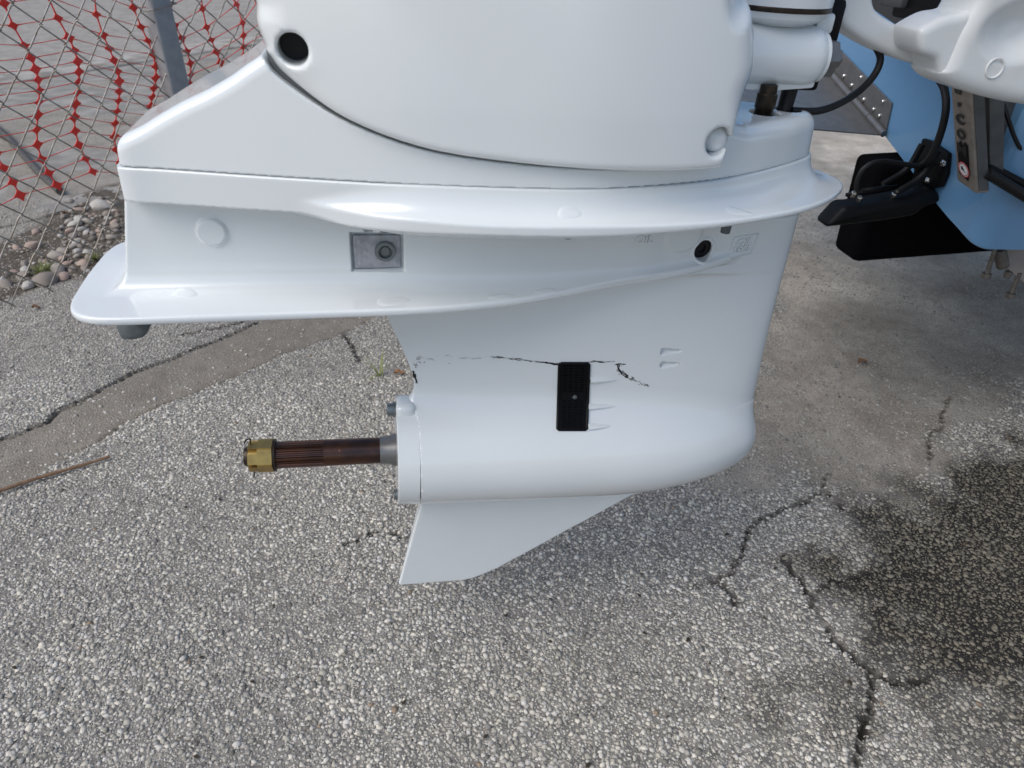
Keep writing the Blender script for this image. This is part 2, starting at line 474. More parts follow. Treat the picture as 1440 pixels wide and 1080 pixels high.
# aggregate: real stones set in the asphalt
ICO = []
bm = bmesh.new(); bmesh.ops.create_icosphere(bm, subdivisions=1, radius=1); icv, icf = bm_out(bm)
OCV = np.array([[1, 0, 0], [-1, 0, 0], [0, 1, 0], [0, -1, 0], [0, 0, 1], [0, 0, -.6]], float)
OCF = [[0, 2, 4], [2, 1, 4], [1, 3, 4], [3, 0, 4], [2, 0, 5], [1, 2, 5], [3, 1, 5], [0, 3, 5]]
def scatter(sp, rmin, rmax, keep, seed, onmud=.13, x0=-2.0, x1=2.2, y0=-.42, y1=2.1):
    r = np.random.default_rng(seed)
    xs, ys = np.meshgrid(np.arange(x0, x1, sp), np.arange(y0, y1, sp * .866), indexing='ij')
    xs = xs + (np.arange(xs.shape[1]) % 2)[None, :] * sp * .5
    x = (xs + (r.random(xs.shape) - .5) * sp * .85).ravel(); y = (ys + (r.random(xs.shape) - .5) * sp * .85).ravel()
    vis = np.abs(x) < .30 + .78 * (.839 * (y + .82) + .545)        # the wedge the picture sees, with room to step aside
    x, y = x[vis], y[vis]
    sp_, md, st, dt, cr, cdd = ground_masks(x, y)
    cl = fbm(x, y, 9, 3, 3)
    p = keep * (1 - .92 * sp_) * (1 - (1 - onmud) * md) * (1 - .6 * dt) * (cdd > .0010) * (.42 + 1.05 * cl)
    k = r.random(len(x)) < p
    x, y, st = x[k], y[k], st[k]
    rad = (rmin + (rmax - rmin) * r.random(len(x)) ** 1.9) * (.78 + .44 * fbm(x, y, 7, 3, 5))
    return x, y, st, rad, md[k]
def stones(name, x, y, st, rad, md, bv, bf, seed, label):
    r = np.random.default_rng(seed); n, k = len(x), len(bv)
    a = r.random(n) * 6.283
    sx, sy, sz = rad * (.85 + .5 * r.random(n)), rad * (.7 + .35 * r.random(n)), rad * (.34 + .24 * r.random(n))
    P = bv[None] * (1 + (r.random((n, k, 1)) - .5) * .78)
    px = P[..., 0] * sx[:, None]; py = P[..., 1] * sy[:, None]; pz = P[..., 2] * sz[:, None]
    c, s = np.cos(a)[:, None], np.sin(a)[:, None]
    V = np.stack([x[:, None] + px * c - py * s, y[:, None] + px * s + py * c, (ground_z(x, y) + .02 * rad)[:, None] + pz], -1)
    F = (np.array(bf)[None] + (np.arange(n) * k)[:, None, None]).reshape(-1, 3)
    me = new_mesh(name, V, F, M['stone'], False)
    tone = (.37 + .38 * r.random(n) ** 1.2) * (.80 + .36 * fbm(x, y, 5, 4, 2))
    dark = r.random(n) < .10; tone[dark] *= .5
    warm = r.random(n)
    colr = np.stack([tone * (1.02 + .03 * warm), tone * (.975 + .005 * warm), tone * (.90 - .08 * warm)], -1)
    rust = r.random(n) < .003
    colr[rust] = np.array([.33, .25, .175])
    wet = np.clip(st * 1.0, 0, 1)[:, None] * .95
    colr = colr * (1 - wet) + colr * np.array([.31, .29, .25]) * wet
    dusty = (md * .5)[:, None]; colr = colr * (1 - dusty) + np.array([.23, .205, .175]) * dusty
    at = me.color_attributes.new('tone', 'FLOAT_COLOR', 'POINT')
    at.data.foreach_set('color', np.concatenate([np.repeat(colr, k, 0), np.ones((n * k, 1))], 1).astype(np.float32).ravel())
    o = bpy.data.objects.new(name, me); COL.objects.link(o)
    return tag(o, label, 'gravel', kind='stuff')
ms = mat('limestone_aggregate', (.4, .39, .37), .82, spec=.3)
N, Lk = ms.node_tree.nodes, ms.node_tree.links
a_ = N.new('ShaderNodeAttribute'); a_.attribute_name = 'tone'
nz = N.new('ShaderNodeTexNoise'); nz.inputs['Scale'].default_value = 500; nz.inputs['Detail'].default_value = 3
tcn = N.new('ShaderNodeTexCoord'); Lk.new(tcn.outputs['Object'], nz.inputs['Vector'])
mx = N.new('ShaderNodeMix'); mx.data_type = 'RGBA'; mx.blend_type = 'MULTIPLY'; mx.inputs['Factor'].default_value = .7
rr = N.new('ShaderNodeValToRGB'); rr.color_ramp.elements[0].position = .3; rr.color_ramp.elements[0].color = (.55, .55, .56, 1); rr.color_ramp.elements[1].position = .65
Lk.new(nz.outputs['Fac'], rr.inputs['Fac']); Lk.new(a_.outputs['Color'], mx.inputs[6]); Lk.new(rr.outputs['Color'], mx.inputs[7])
Lk.new(mx.outputs[2], N['Principled BSDF'].inputs['Base Color'])
M['stone'] = ms
q = scatter(.0071, .0018, .0052, .97, 5, .26)
near = q[1] < .75
stones('asphalt_aggregate', *[a[near] for a in q], icv, icf, 51, 'pale limestone chips set in the near asphalt')
stones('asphalt_aggregate', *[a[~near] for a in q], OCV, OCF, 52, 'pale limestone chips set in the asphalt farther back')
q = scatter(.0056, .0011, .0024, .85, 6, .75, y1=1.35)
stones('asphalt_grit', *q, OCV, OCF, 53, 'fine grit between the limestone chips of the asphalt')

# road beyond the fence, its gutter and kerb
def sheet(name, pts, z, m, label, thick=0):
    v = [(*gnd(*p)[:2], z) for p in pts]
    return single(name, (v, [list(range(len(v)))]), m, v[0], label, name, kind='structure')
mr_ = mat('road_asphalt', (.23, .22, .20), .85, noise=(7, (.36, .345, .315), .9), bump=(130, .7, .004), spec=.25)
mc_ = mat('pale_concrete', (.42, .40, .365), .9, noise=(9, (.24, .22, .195), .9), bump=(60, .5, .004), spec=.2)
me_ = mat('dry_earth', (.36, .34, .31), .95, noise=(11, (.27, .25, .225), .8), bump=(30, .8, .012), spec=.1)
sheet('road', [(-900, 420), (0, 314), (165, 282), (420, 238), (1000, 190), (1300, 60), (360, 66), (200, 90), (0, 122), (-900, 200)], .0, mr_,
      'grey worn asphalt road beyond the chain link fence').location.z += .001
k0 = gnd(-500, 192); k1 = gnd(0, 121); k2 = gnd(200, 89); k3 = gnd(420, 55)
# kerb: a low concrete nosing along the far road edge, uneven slabs
kd = (k3 - k0) / np.linalg.norm(k3 - k0); kn = np.array([-kd[1], kd[0], 0])
kp = [k0 - kd * 4, k0, k1, k2, k3, k3 + kd * 6]
V, F = [], []
prof = [(0, -.01), (.01, .012), (.06, .030), (.30, .034), (.31, -.01)]
for p in kp:
    for a, h in prof: V.append(np.array([*(p + kn * a)[:2], h]))
for i in range(len(kp) - 1):
    for j in range(len(prof) - 1): F.append([i * 5 + j, (i + 1) * 5 + j, (i + 1) * 5 + j + 1, i * 5 + j + 1])
single('kerb', (V, F), mc_, kp[1], 'pale worn concrete kerb along the far road edge', 'kerb', kind='structure')
V = []
for p in kp: V += [[*(p + kn * .305)[:2], .030], [*(p + kn * 14)[:2], .5]]
single('verge', (V, [[2 * i, 2 * i + 2, 2 * i + 3, 2 * i + 1] for i in range(len(kp) - 1)]), me_, V[0], 'dry pale earth bank behind the kerb', 'verge', kind='structure')

# ================================================================== SDF MESHER
def smin(a, b, k):
    h = np.clip(.5 + .5 * (b - a) / k, 0, 1); return b + (a - b) * h - k * h * (1 - h)
def smax(a, b, k): return -smin(-a, -b, k)
class Tab2:
    """smooth table of the signed distance to a polygon"""
    def __init__(s, poly, pad=.06, res=.002):
        poly = np.asarray(poly, float); s.lo = poly.min(0) - pad; hi = poly.max(0) + pad; s.r = res
        s.n = np.ceil((hi - s.lo) / res).astype(int) + 1
        u = s.lo[0] + np.arange(s.n[0]) * res; v = s.lo[1] + np.arange(s.n[1]) * res
        s.t = poly_sdf(u[:, None], v[None, :], poly).astype(np.float32)
    def __call__(s, u, v):
        a = np.clip((u - s.lo[0]) / s.r, 1, s.n[0] - 3.001); b = np.clip((v - s.lo[1]) / s.r, 1, s.n[1] - 3.001)
        a, b = np.broadcast_arrays(a, b)
        i, j = a.astype(np.int32), b.astype(np.int32); x, y = (a - i).astype(np.float32), (b - j).astype(np.float32)
        def w(t): return (-.5 * t + t * t - .5 * t ** 3, 1 - 2.5 * t * t + 1.5 * t ** 3, .5 * t + 2 * t * t - 1.5 * t ** 3, -.5 * t * t + .5 * t ** 3)
        wx, wy = w(x), w(y); out = 0
        flat = s.t.ravel(); n1 = s.n[1]
        for p in range(4):
            row = (i + p - 1) * n1 + j
            acc = 0
            for q_ in range(4): acc = acc + wy[q_] * flat[row + q_ - 1]
            out = out + wx[p] * acc
        return out
def pc(xs, ys):
    """smooth 1-D curve through points (dense catmull-rom, then linear lookup)"""
    d = spline(np.stack([xs, ys], 1), 24); X_, Y_ = d[:, 0], np.convolve(np.pad(d[:, 1], 6, 'edge'), np.ones(13) / 13, 'valid')
    return lambda x: np.interp(x, X_, Y_)
def net(f, lo, hi, h, blk=8):
    lo = np.array(lo, float); n = np.ceil((np.array(hi) - lo) / h / blk).astype(int) * blk
    nb = n // blk
    cx = [lo[k] + (np.arange(nb[k]) + .5) * blk * h for k in range(3)]
    C = f(*[a.astype(np.float32) for a in np.meshgrid(*cx, indexing='ij')])
    act = np.argwhere(np.abs(C) < blk * h * 1.25)
    D = np.repeat(np.repeat(np.repeat(np.where(C < 0, -1, 1).astype(np.float32), blk, 0), blk, 1), blk, 2)
    o = np.arange(blk)
    for s in range(0, len(act), 1500):
        A = act[s:s + 1500] * blk
        I = (A[:, 0, None] + o)[:, :, None, None]; J = (A[:, 1, None] + o)[:, None, :, None]; K = (A[:, 2, None] + o)[:, None, None, :]
        D[I, J, K] = f((lo[0] + I * h).astype(np.float32), (lo[1] + J * h).astype(np.float32), (lo[2] + K * h).astype(np.float32))
    Sg = D < 0
    cnt = np.zeros(np.array(D.shape) - 1, np.int8)
    for a in (0, 1):
        for b in (0, 1):
            for c in (0, 1): cnt += Sg[a:Sg.shape[0] - 1 + a, b:Sg.shape[1] - 1 + b, c:Sg.shape[2] - 1 + c]
    cells = np.argwhere((cnt > 0) & (cnt < 8))
    vid = np.full(cnt.shape, -1, np.int32); vid[tuple(cells.T)] = np.arange(len(cells))
    P = np.zeros((len(cells), 3)); num = np.zeros(len(cells))
    cor = [(a, b, c) for a in (0, 1) for b in (0, 1) for c in (0, 1)]
    val = {c: D[cells[:, 0] + c[0], cells[:, 1] + c[1], cells[:, 2] + c[2]] for c in cor}
    for c0 in cor:
        for ax in range(3):
            if c0[ax]: continue
            c1 = list(c0); c1[ax] = 1; c1 = tuple(c1)
            a, b = val[c0], val[c1]; k = (a < 0) != (b < 0)
            t = np.where(k, a / np.where(k, a - b, 1), 0)
            p = cells + np.array(c0); p = p.astype(float); p[:, ax] += t
            P[k] += p[k]; num[k] += 1
    P = lo + P / num[:, None] * h
    Q = []
    for ax in range(3):
        sl0 = [slice(None)] * 3; sl1 = [slice(None)] * 3
        sl0[ax] = slice(0, -1); sl1[ax] = slice(1, None)
        a, b = Sg[tuple(sl0)], Sg[tuple(sl1)]
        e = np.argwhere(a != b); flip = ~a[tuple(e.T)]
        u, v = [(1, 2), (2, 0), (0, 1)][ax]
        q4 = []
        for du, dv in ((-1, -1), (0, -1), (0, 0), (-1, 0)):
            c = e.copy(); c[:, u] += du; c[:, v] += dv
            ok = ((c >= 0) & (c < np.array(vid.shape))).all(1)
            q4.append(np.where(ok, vid[tuple(np.clip(c, 0, np.array(vid.shape) - 1).T)], -1))
        q4 = np.stack(q4, 1); q4[flip] = q4[flip][:, ::-1]
        Q.append(q4[(q4 >= 0).all(1)])
    Q = np.vstack(Q)
    P0 = P.copy()
    def grad(P, e):
        f0 = [f(*(P + e * np.eye(3)[k]).T) - f(*(P - e * np.eye(3)[k]).T) for k in range(3)]
        return np.stack(f0, 1) / (2 * e)
    for it in range(2):
        g = grad(P, .0006); d = f(*P.T)
        st = g * (d / np.maximum((g * g).sum(1), .15))[:, None]
        L = np.linalg.norm(st, axis=1, keepdims=True); st *= np.minimum(1, h * .6 / np.maximum(L, 1e-9))
        P = P - st
    dv = P - P0; L = np.linalg.norm(dv, axis=1, keepdims=True); P = P0 + dv * np.minimum(1, h * .9 / np.maximum(L, 1e-9))
    g = grad(P, .0010)
    g /= np.linalg.norm(g, axis=1, keepdims=True) + 1e-9
    return P, Q, g
def submesh(P, Q, g, keep):
    q = Q[keep]; u, inv = np.unique(q, return_inverse=True)
    return (P[u], inv.reshape(q.shape)), g[u]

# ================================================================== OUTBOARD MOTOR
motor = Thing('outboard_motor', 'white outboard motor without propeller, seen at its lower unit', 'outboard motor', (-.02, 0, -.29), MR, MO)
MP = M['paint']
def sym(half, sub=6):
    """closed plan outline from aft to nose given as half widths"""
    h = spline(half, sub)
    return np.vstack([h, (h * [1, -1])[::-1][1:-1]])
AX0, AXS = -.0325, -.0237                       # propeller shaft line: z = AX0 + AXS * x
seam_half = [(-.409, 0), (-.409, .03), (-.408, .054), (-.400, .063), (-.36, .071), (-.253, .096), (-.122, .1215), (.012, .1355), (.09, .129), (.1675, .110), (.225, .085), (.272, .058), (.305, .036), (.328, .017), (.337, 0)]
splash_half = [(-.36, 0), (-.35, .03), (-.33, .055), (-.29, .070), (-.237, .092), (-.19, .115), (-.15, .132), (-.07, .150), (.01, .157), (.09, .156), (.159, .147), (.22, .131), (.281, .107), (.33, .076), (.366, .041), (.378, .02), (.3815, 0)]
av_half = [(-.482, 0), (-.481, .035), (-.479, .065), (-.472, .088), (-.456, .102), (-.432, .108), (-.38, .109), (-.26, .1085), (-.123, .107), (-.03, .095), (.04, .081), (.096, .071), (.15, .066), (.19, .059), (.225, .048), (.25, .037), (.265, .022), (.27, 0)]
mid_half = [(-.50, 0), (-.50, .036), (-.45, .040), (-.3, .043), (-.2, .047), (-.1, .054), (0, .060), (.08, .063), (.125, .062), (.155, .056), (.185, .051), (.22, .041), (.27, .028), (.31, .016), (.328, .006), (.334, 0)]
T_seam, T_splash, T_av, T_mid = [Tab2(sym(h)) for h in (seam_half, splash_half, av_half, mid_half)]
u_ = np.linspace(0, 1, 60) ** 1.6
naca = lambda u: 5 * (.2969 * np.sqrt(u) - .126 * u - .3516 * u * u + .2843 * u ** 3 - .1036 * u ** 4)
hw_ = .132 * naca(u_) + .006 * u_
foil = np.vstack([np.stack([1 - u_, hw_], 1), np.stack([1 - u_, -hw_], 1)[::-1][:-1]])
T_leg = Tab2(foil, .25, .005)
T_torp = Tab2(np.vstack([np.array([(-.60, 0), (-.60, .074), (-.155, .0745)]),
                         spline([(-.155, .0745), (-.06, .0765), (.03, .0785), (.12, .0790), (.18, .0775), (.23, .0725), (.27, .0645), (.305, .053), (.335, .0385), (.353, .024), (.3615, .011), (.3635, 0)], 8), [[.3635, -.02], [-.60, -.02]]]), .1)
T_skeg = Tab2(np.array([(-.128, -.06), (-.1275, -.125), (-.1295, -.134), (-.1628, -.287), (-.1605, -.2895), (-.0641, -.2925), (-.05, -.2905), (-.035, -.285), (-.0084, -.2723), (.1831, -.1424), (.27, -.085), (.27, -.04), (-.1, -.04)]), .08)
xT = pc([-.3, .0, .055, .097, .172, .24, .4], [-.13, -.130, -.132, -.135, -.162, -.190, -.25])
xLd = pc([-.3, 0, .022, .1, .16, .27, .5], [.353, .352, .3504, .3465, .3446, .344, .343])
def bump(x, z, cx, cz, rx, rz, soft=.25):
    return 1 - sstep(1 - soft, 1 + soft, np.sqrt(((x - cx) / rx) ** 2 + ((z - cz) / rz) ** 2))
def tear(x, z, x0, x1, cz, hz, flip=False):
    """tapered blister from x0 (wide) to x1 (point)"""
    t = np.clip((x - x0) / (x1 - x0), 0, 1)
    w = hz * (1 - t) ** .7 + 1e-5
    return (1 - sstep(.35, 1.05, np.abs(z - cz) / w)) * sstep(-.0015, .0015, x - x0) * (1 - sstep(.8, 1.0, t))
def casting(x, y, z):
    s = np.sqrt(y * y + 1e-8)
    c = xLd(z) - xT(z)
    leg = T_leg((x - xT(z)) / c, s / c) * c
    leg = smax(smax(leg, z - .30, .004), AX0 - .02 - z, .004)
    rho = np.sqrt(y * y + (z - AX0 - AXS * x) ** 2 + 1e-9)
    torp = np.maximum(T_torp(x, rho), -.130 - x)
    d = smin(leg, torp, .034)
    th = .0035 + .055 * np.clip(z + .29, 0, .3) ** 1.2
    sk = smax(T_skeg(x, z), (s - th) * .99, .003)
    d = smin(d, sk, .020)
    mid = smax(T_mid(x - np.clip((z - .255) * .2 * sstep(.1, -.3, x), -.1, .1), s), -(x + .4303 - (z - .255) * .2), .004)
    mid = smax(mid, np.maximum(.238 - z, z - .345), .003)
    d = smin(d, mid, .012)
    zp = .2335 + .022 * sstep(-.05, .30, x)
    pl = smax(T_av(x, s), np.abs(z - zp) - .0042, .0032)
    d = smin(d, pl, .005 + .016 * sstep(zp - .003, zp + .004, z) * (1 - .6 * sstep(.05, .2, x)))
    band = smax(T_seam(x, s) - .0012, np.abs(z - .3555) - .0165, .0015)
    spl = smax(T_splash(x, s), np.abs(z - .3392) - .0034, .0028)
    up = smin(band, spl, .036 * sstep(-.30, -.12, x) + .002)
    d = smin(d, up, .006)
    # features of the sides
    side = sstep(.02, .03, s)
    d = d - .0042 * bump(x, z, -.337, .300, .0145, .0145, .08) * side
    d = d + .0100 * bump(x, z, -.1779, .304, .0052, .0052, .2) * side
    d = d + .010 * bump(x, z, .2055, .2705, .0128, .0128, .1) * side
    d = d - .0025 * bump(x, z, .175, .292, .024, .020, .15) * side
    box_ = np.maximum(np.abs(x + .1705) - .0275, np.abs(z - .2765) - .0215)
    d = d + .009 * (1 - sstep(-.001, .001, box_)) * sstep(.03, .035, s)
    blk = np.maximum(np.abs(x + .1600) - .013, np.abs(z - .318) - .022)
    d = d - .004 * (1 - sstep(-.004, .004, blk)) * side * sstep(.297, .302, z) * (1 - sstep(.322, .330, z))
    for x0, x1, cz in ((.184, .212, .1262), (.187, .214, .1062)):
        d = d + .0085 * tear(x, z, x0, x1, cz, .0050) * side
    return d
P_, Q_, g_ = net(casting, (-.50, -.175, -.31), (.40, .175, .39), .0024)
fc = P_[Q_].mean(1)
zp_ = .2335 + .022 * sstep(-.05, .30, fc[:, 0])
rad_ = np.sqrt(fc[:, 1] ** 2 + (fc[:, 2] - AX0 - AXS * fc[:, 0]) ** 2)
k_sk = (fc[:, 2] < AX0 - .03) & ((np.abs(fc[:, 1]) < .022) & (fc[:, 2] < AX0 - .070))
k_to = ~k_sk & (fc[:, 2] < .045) & (rad_ < .088)
k_av = ~k_sk & ~k_to & (np.abs(fc[:, 2] - zp_) < .0115) & (fc[:, 0] < .27)
k_up = fc[:, 2] > .326
k_mid = ~k_up & ~k_av & (fc[:, 2] > zp_)
k_leg = ~(k_sk | k_to | k_av | k_up | k_mid)
for nm, kk in (('skeg', k_sk), ('gearcase_torpedo', k_to), ('ventilation_plate', k_av), ('splash_plate', k_up), ('midsection', k_mid), ('lower_leg', k_leg)):
    vf, gg = submesh(P_, Q_, g_, kk)
    motor.part(nm, vf, MP, True, normals=gg)

def surf_y(f, x, z, y0=-.16):
    """near-side surface of a solid at (x, z)"""
    x, z = np.asarray(x, float), np.asarray(z, float)
    a, b = np.full(x.shape, y0), np.full(x.shape, 0.0)
    ys = np.linspace(y0, 0, 60); hit_ = np.zeros(x.shape, bool); lo_ = np.full(x.shape, np.nan)
    for yy in ys:
        v = f(x, np.full(x.shape, yy), z) < 0
        new = v & ~hit_; lo_[new] = yy; hit_ |= v
    a = np.where(hit_, lo_ - (ys[1] - ys[0]), -.02); b = np.where(hit_, lo_, -.02)
    for _ in range(14):
        m_ = .5 * (a + b); v = f(x, m_, z) < 0
        b = np.where(v, m_, b); a = np.where(v, a, m_)
    return .5 * (a + b)

# cowl
cy = -.142
cow_px = [(366, 20), (361, 50), (352, 82), (353, 91), (362, 101), (385, 120), (430, 150), (480, 177), (540, 200), (600, 216), (650, 224), (700, 229), (780, 235), (880, 238.5), (1000, 238.5), (1018, 233), (1024, 218), (1040, 165), (1060, 108), (1061, 60), (1054, 5)]
co = np.array([mL(px, py, cy)[[0, 2]] for px, py in cow_px])
co[0, 0] -= .011
co[1, 0] -= .008
co[2, 0] += .004
co[3:5, 0] += .004
co[-4:, 0] += np.array([.004, .011, .013, .013])
cow_out = np.vstack([spline(co, 6), [(.135, .62), (.10, .80), (.05, .86), (-.2, .86), (-.27, .80), (-.275, .66)], [co[0] + (-.008, .03)]])
T_cow = Tab2(cow_out, .08)
c_hw = pc([-.36, -.30, -.26, -.2, -.12, 0, .08, .15, .2, .25], [.055, .080, .098, .116, .134, .150, .150, .141, .126, .105])
hole_c = mL(409, 76, -.12)[[0, 2]]
notch = mL(1009, 199, -.14)[[0, 2]]
def cowl(x, y, z):
    s = np.sqrt(y * y + 1e-8)
    o = T_cow(x, z)
    w = c_hw(x) - .10 * np.clip(z - .44, 0, 1) ** 1.3
    refl_ramp = (x - .02) * .55 + (z - .45) * .62            # made-up ramp in the shape, imitating a diagonal reflection
    w = w + .007 * sstep(-.055, .03, refl_ramp) - .0035
    k = .008 + .022 * sstep(.425, .47, z)
    d = smax(o, (s - w) * .97, k)
    hr = np.sqrt((x - hole_c[0]) ** 2 + (z - hole_c[1]) ** 2)
    d = smax(d, -np.maximum(hr - .0132, .06 - s), .005)
    nr = np.sqrt((x - notch[0]) ** 2 + (z - notch[1]) ** 2)
    d = smax(d, -np.maximum(nr - .0135, .105 - s), .004)
    gr = np.sqrt(((x - .150) / .022) ** 2 + ((z - .545) / .035) ** 2)
    d = d + .006 * (1 - sstep(.2, 1.0, gr)) * sstep(.08, .1, s)
    return d
P_, Q_, g_ = net(cowl, (-.32, -.19, .37), (.24, .19, .89), .0034)
cowl_o = motor.part('cowl', (P_, Q_), MP, True, normals=g_)
# apron below the cowl
ap_top = np.vstack([spline(np.array([(-.4125, .3895), (-.406, .3955)] + [mL(px, py, -.085)[[0, 2]] for px, py in ((185, 190), (215, 171), (250, 150.5), (285, 133), (320, 112), (340, 97))]), 5),
                    [(-.262, .476), (-.22, .49), (.10, .49), (.186, .47), (.189, .424), (.21, .4195), (.26, .4195), (.36, .4195), (.38, .36), (-.413, .36)]])
T_top = Tab2(ap_top, .06)
hA, hB = mZ(1075, 160, .418), np.array([.299, .004, .418])
def apron(x, y, z):
    s = np.sqrt(y * y + 1e-8)
    w = T_seam(x, s) + .0012 + np.clip(z - .372, 0, .2) * .06
    t = T_top(x, z)
    d = smax(w, t, .012 + .006 * sstep(.12, .22, x))
    d = np.maximum(d, .3727 - z)
    d = smax(d, -(T_cow(x, z) - .0036), .0015)
    for h_ in (hA, hB):
        d = smax(d, -np.maximum(np.sqrt((x - h_[0]) ** 2 + (y - h_[1]) ** 2) - (.0168 if h_ is hA else .0150), .385 - z), .0015)
    nr = np.sqrt((x - notch[0] - .006) ** 2 + (z - notch[1]) ** 2)
    return d
P_, Q_, g_ = net(apron, (-.43, -.15, .365), (.36, .15, .51), .0028)
motor.part('apron', (P_, Q_), MP, True, normals=g_)
motor.part('hole_shade', cyl((hole_c[0], -.068, hole_c[1]), (hole_c[0], -.058, hole_c[1]), .0150, None, 24), M['black'])  # black disc standing in for the shade deep inside the cowl hole
# rubber seal lying in the gap between cowl and apron
sp_ = spline(co, 6); V, F = [], []
sp_ = sp_[(np.arange(len(sp_)) >= 21) & (sp_[:, 0] < .16)]
for p in sp_:
    w = float(c_hw(p[0])) - .024
    V += [(p[0], -w, p[1] + .004), (p[0], -w, p[1] - .006), (p[0], -w + .02, p[1] - .006), (p[0], -w + .02, p[1] + .004)]
for i in range(len(sp_) - 1):
    for j in range(4): F.append([4 * i + j, 4 * i + 4 + j, 4 * i + 4 + (j + 1) % 4, 4 * i + (j + 1) % 4])
motor.part('seal', (V, F), M['seal'])
# bolt boss showing in the corner notch
motor.part('corner_boss', lathe((notch[0] + .004, -.100, notch[1] - .001), (0, -1, 0), [(0, .014), (.022, .0135), (.029, .0115), (.033, .007), (.034, .001)], 28), MP, True)

# bearing carrier (end cap) of the gearcase
ax = lambda x: np.array([x, 0, AX0 + AXS * x])
adir = np.array([1, 0, AXS]) / math.hypot(1, AXS)
cap = motor.part('end_cap', lathe(ax(-.1585), adir, [(0, .030), (.0002, .0728), (.0010, .0738), (.0274, .0745), (.0279, .0741)], 72), MP, True)
for sgn, zz in ((1, .0795), ):
    c = ax(-.142) + np.array([0, -.006, zz - .006])
    lug = rbox(c + np.array([-.0025, 0, -.006]), (.026, .034, .034), .008, 3)
    motor.part('lug', lug, MP, True, parent=cap)
    b0 = ax(-.158) + np.array([0, -.008, .0715])
    hb = lathe(b0, -adir, [(0, .0105), (.0022, .0105), (.0024, .0082), (.009, .0080), (.0102, .0068)], 24, lambda a, r, i: r if i < 2 else r * (.93 + .07 / max(.5, math.cos((a % (math.pi / 3)) - math.pi / 6) ** 4) * .55))
    motor.part('hex_bolt', hb, M['bolt'], parent=cap)
motor.part('hex_bolt', lathe(ax(-.158) + np.array([0, -.018, -.064]), -adir, [(0, .0085), (.003, .0085), (.003, .007), (.006, .007)], 12), M['bolt'], parent=cap)

# propeller shaft
def spl(a, r, i): return r
prof = [(0, .0215), (.004, .0212), (.010, .0186), (.022, .0180), (.0222, .0176), (.07, .0176), (.095, .0176)]
shaft = motor.part('propeller_shaft', lathe(ax(-.158), -adir, prof, 48), M['bronze'], True)
motor.part('collar', lathe(ax(-.157), -adir, [(0, .0225), (.004, .0220), (.011, .0190), (.0228, .0184), (.0230, .0170)], 48), M['steel'], True, parent=shaft)
def splshape(a, r, i):
    t = (a / (2 * math.pi) * 20) % 1
    return r if i == 0 else r - .0016 * (1 if .25 < t < .75 else 0)
motor.part('splines', lathe(ax(-.236), -adir, [(-.004, .0177), (.006, .0177), (.083, .0177)], 120, splshape), M['bronze'], False, parent=shaft)
motor.part('washer', lathe(ax(-.3135), -adir, [(0, .0205), (.0005, .0215), (.0035, .0215), (.004, .0205)], 36), M['oil'], parent=shaft)
# castellated nut: hexagon with six slots in its outer end
nut0 = ax(-.3178)
def hexr(a, R): return R * math.cos(math.pi / 6) / math.cos((a % (math.pi / 3)) - math.pi / 6)
n_ = 96; u, v, d_ = basis(-adir); V = []
lev = [(0, 1), (.001, 1.0), (.018, 1.0), (.018, .94), (.030, .93)]
for t, k in lev:
    for j in range(n_):
        a = 2 * math.pi * j / n_
        r = min(hexr(a, .0228), .0218) * k
        V.append(nut0 + d_ * t + r * (math.cos(a) * u + math.sin(a) * v))
F = [[i * n_ + j, i * n_ + (j + 1) % n_, (i + 1) * n_ + (j + 1) % n_, (i + 1) * n_ + j] for i in range(4) for j in range(n_)
     if not (i == 3 and ((j + 4) % 16) < 5)]
base_n = len(V)
for t in (.016, .030):
    for j in range(n_):
        a = 2 * math.pi * j / n_
        V.append(nut0 + d_ * t + .0142 * (math.cos(a) * u + math.sin(a) * v))
for j in range(n_):
    slot = ((j + 4) % 16) < 5; j2 = (j + 1) % n_
    a0, a1 = 4 * n_ + j, 4 * n_ + j2
    if not slot: F.append([a0, a1, base_n + n_ + j2, base_n + n_ + j])
    else: F.append([3 * n_ + j, 3 * n_ + j2, base_n + j2, base_n + j])
    if not slot:
        if ((j - 1 + 4) % 16) < 5: F.append([3 * n_ + j, 4 * n_ + j, base_n + n_ + j, base_n + j])
        if ((j2 + 4) % 16) < 5: F.append([3 * n_ + j2, 4 * n_ + j2, base_n + n_ + j2, base_n + j2])
    F.append([base_n + j, base_n + j2, base_n + n_ + j2, base_n + n_ + j])
nut = motor.part('castle_nut', (V, F), M['brass'], parent=shaft)
motor.part('shaft_tip', lathe(nut0, -adir, [(.005, .0135), (.032, .0135), (.036, .0115), (.0362, .001)], 28), M['oil'], True, parent=shaft)
c0 = nut0 + d_ * .026
pin = [c0 + np.array([-.002, -.004, -.031]), c0 + np.array([0, -.002, -.022]), c0, c0 + np.array([0, .001, .022]), c0 + np.array([.001, -.001, .0285]), c0 + np.array([-.004, -.004, .0295]), c0 + np.array([-.006, -.008, .026])]
motor.part('cotter_pin', tube(spline(pin, 5), .0009, 6), M['oil'], True, parent=shaft)

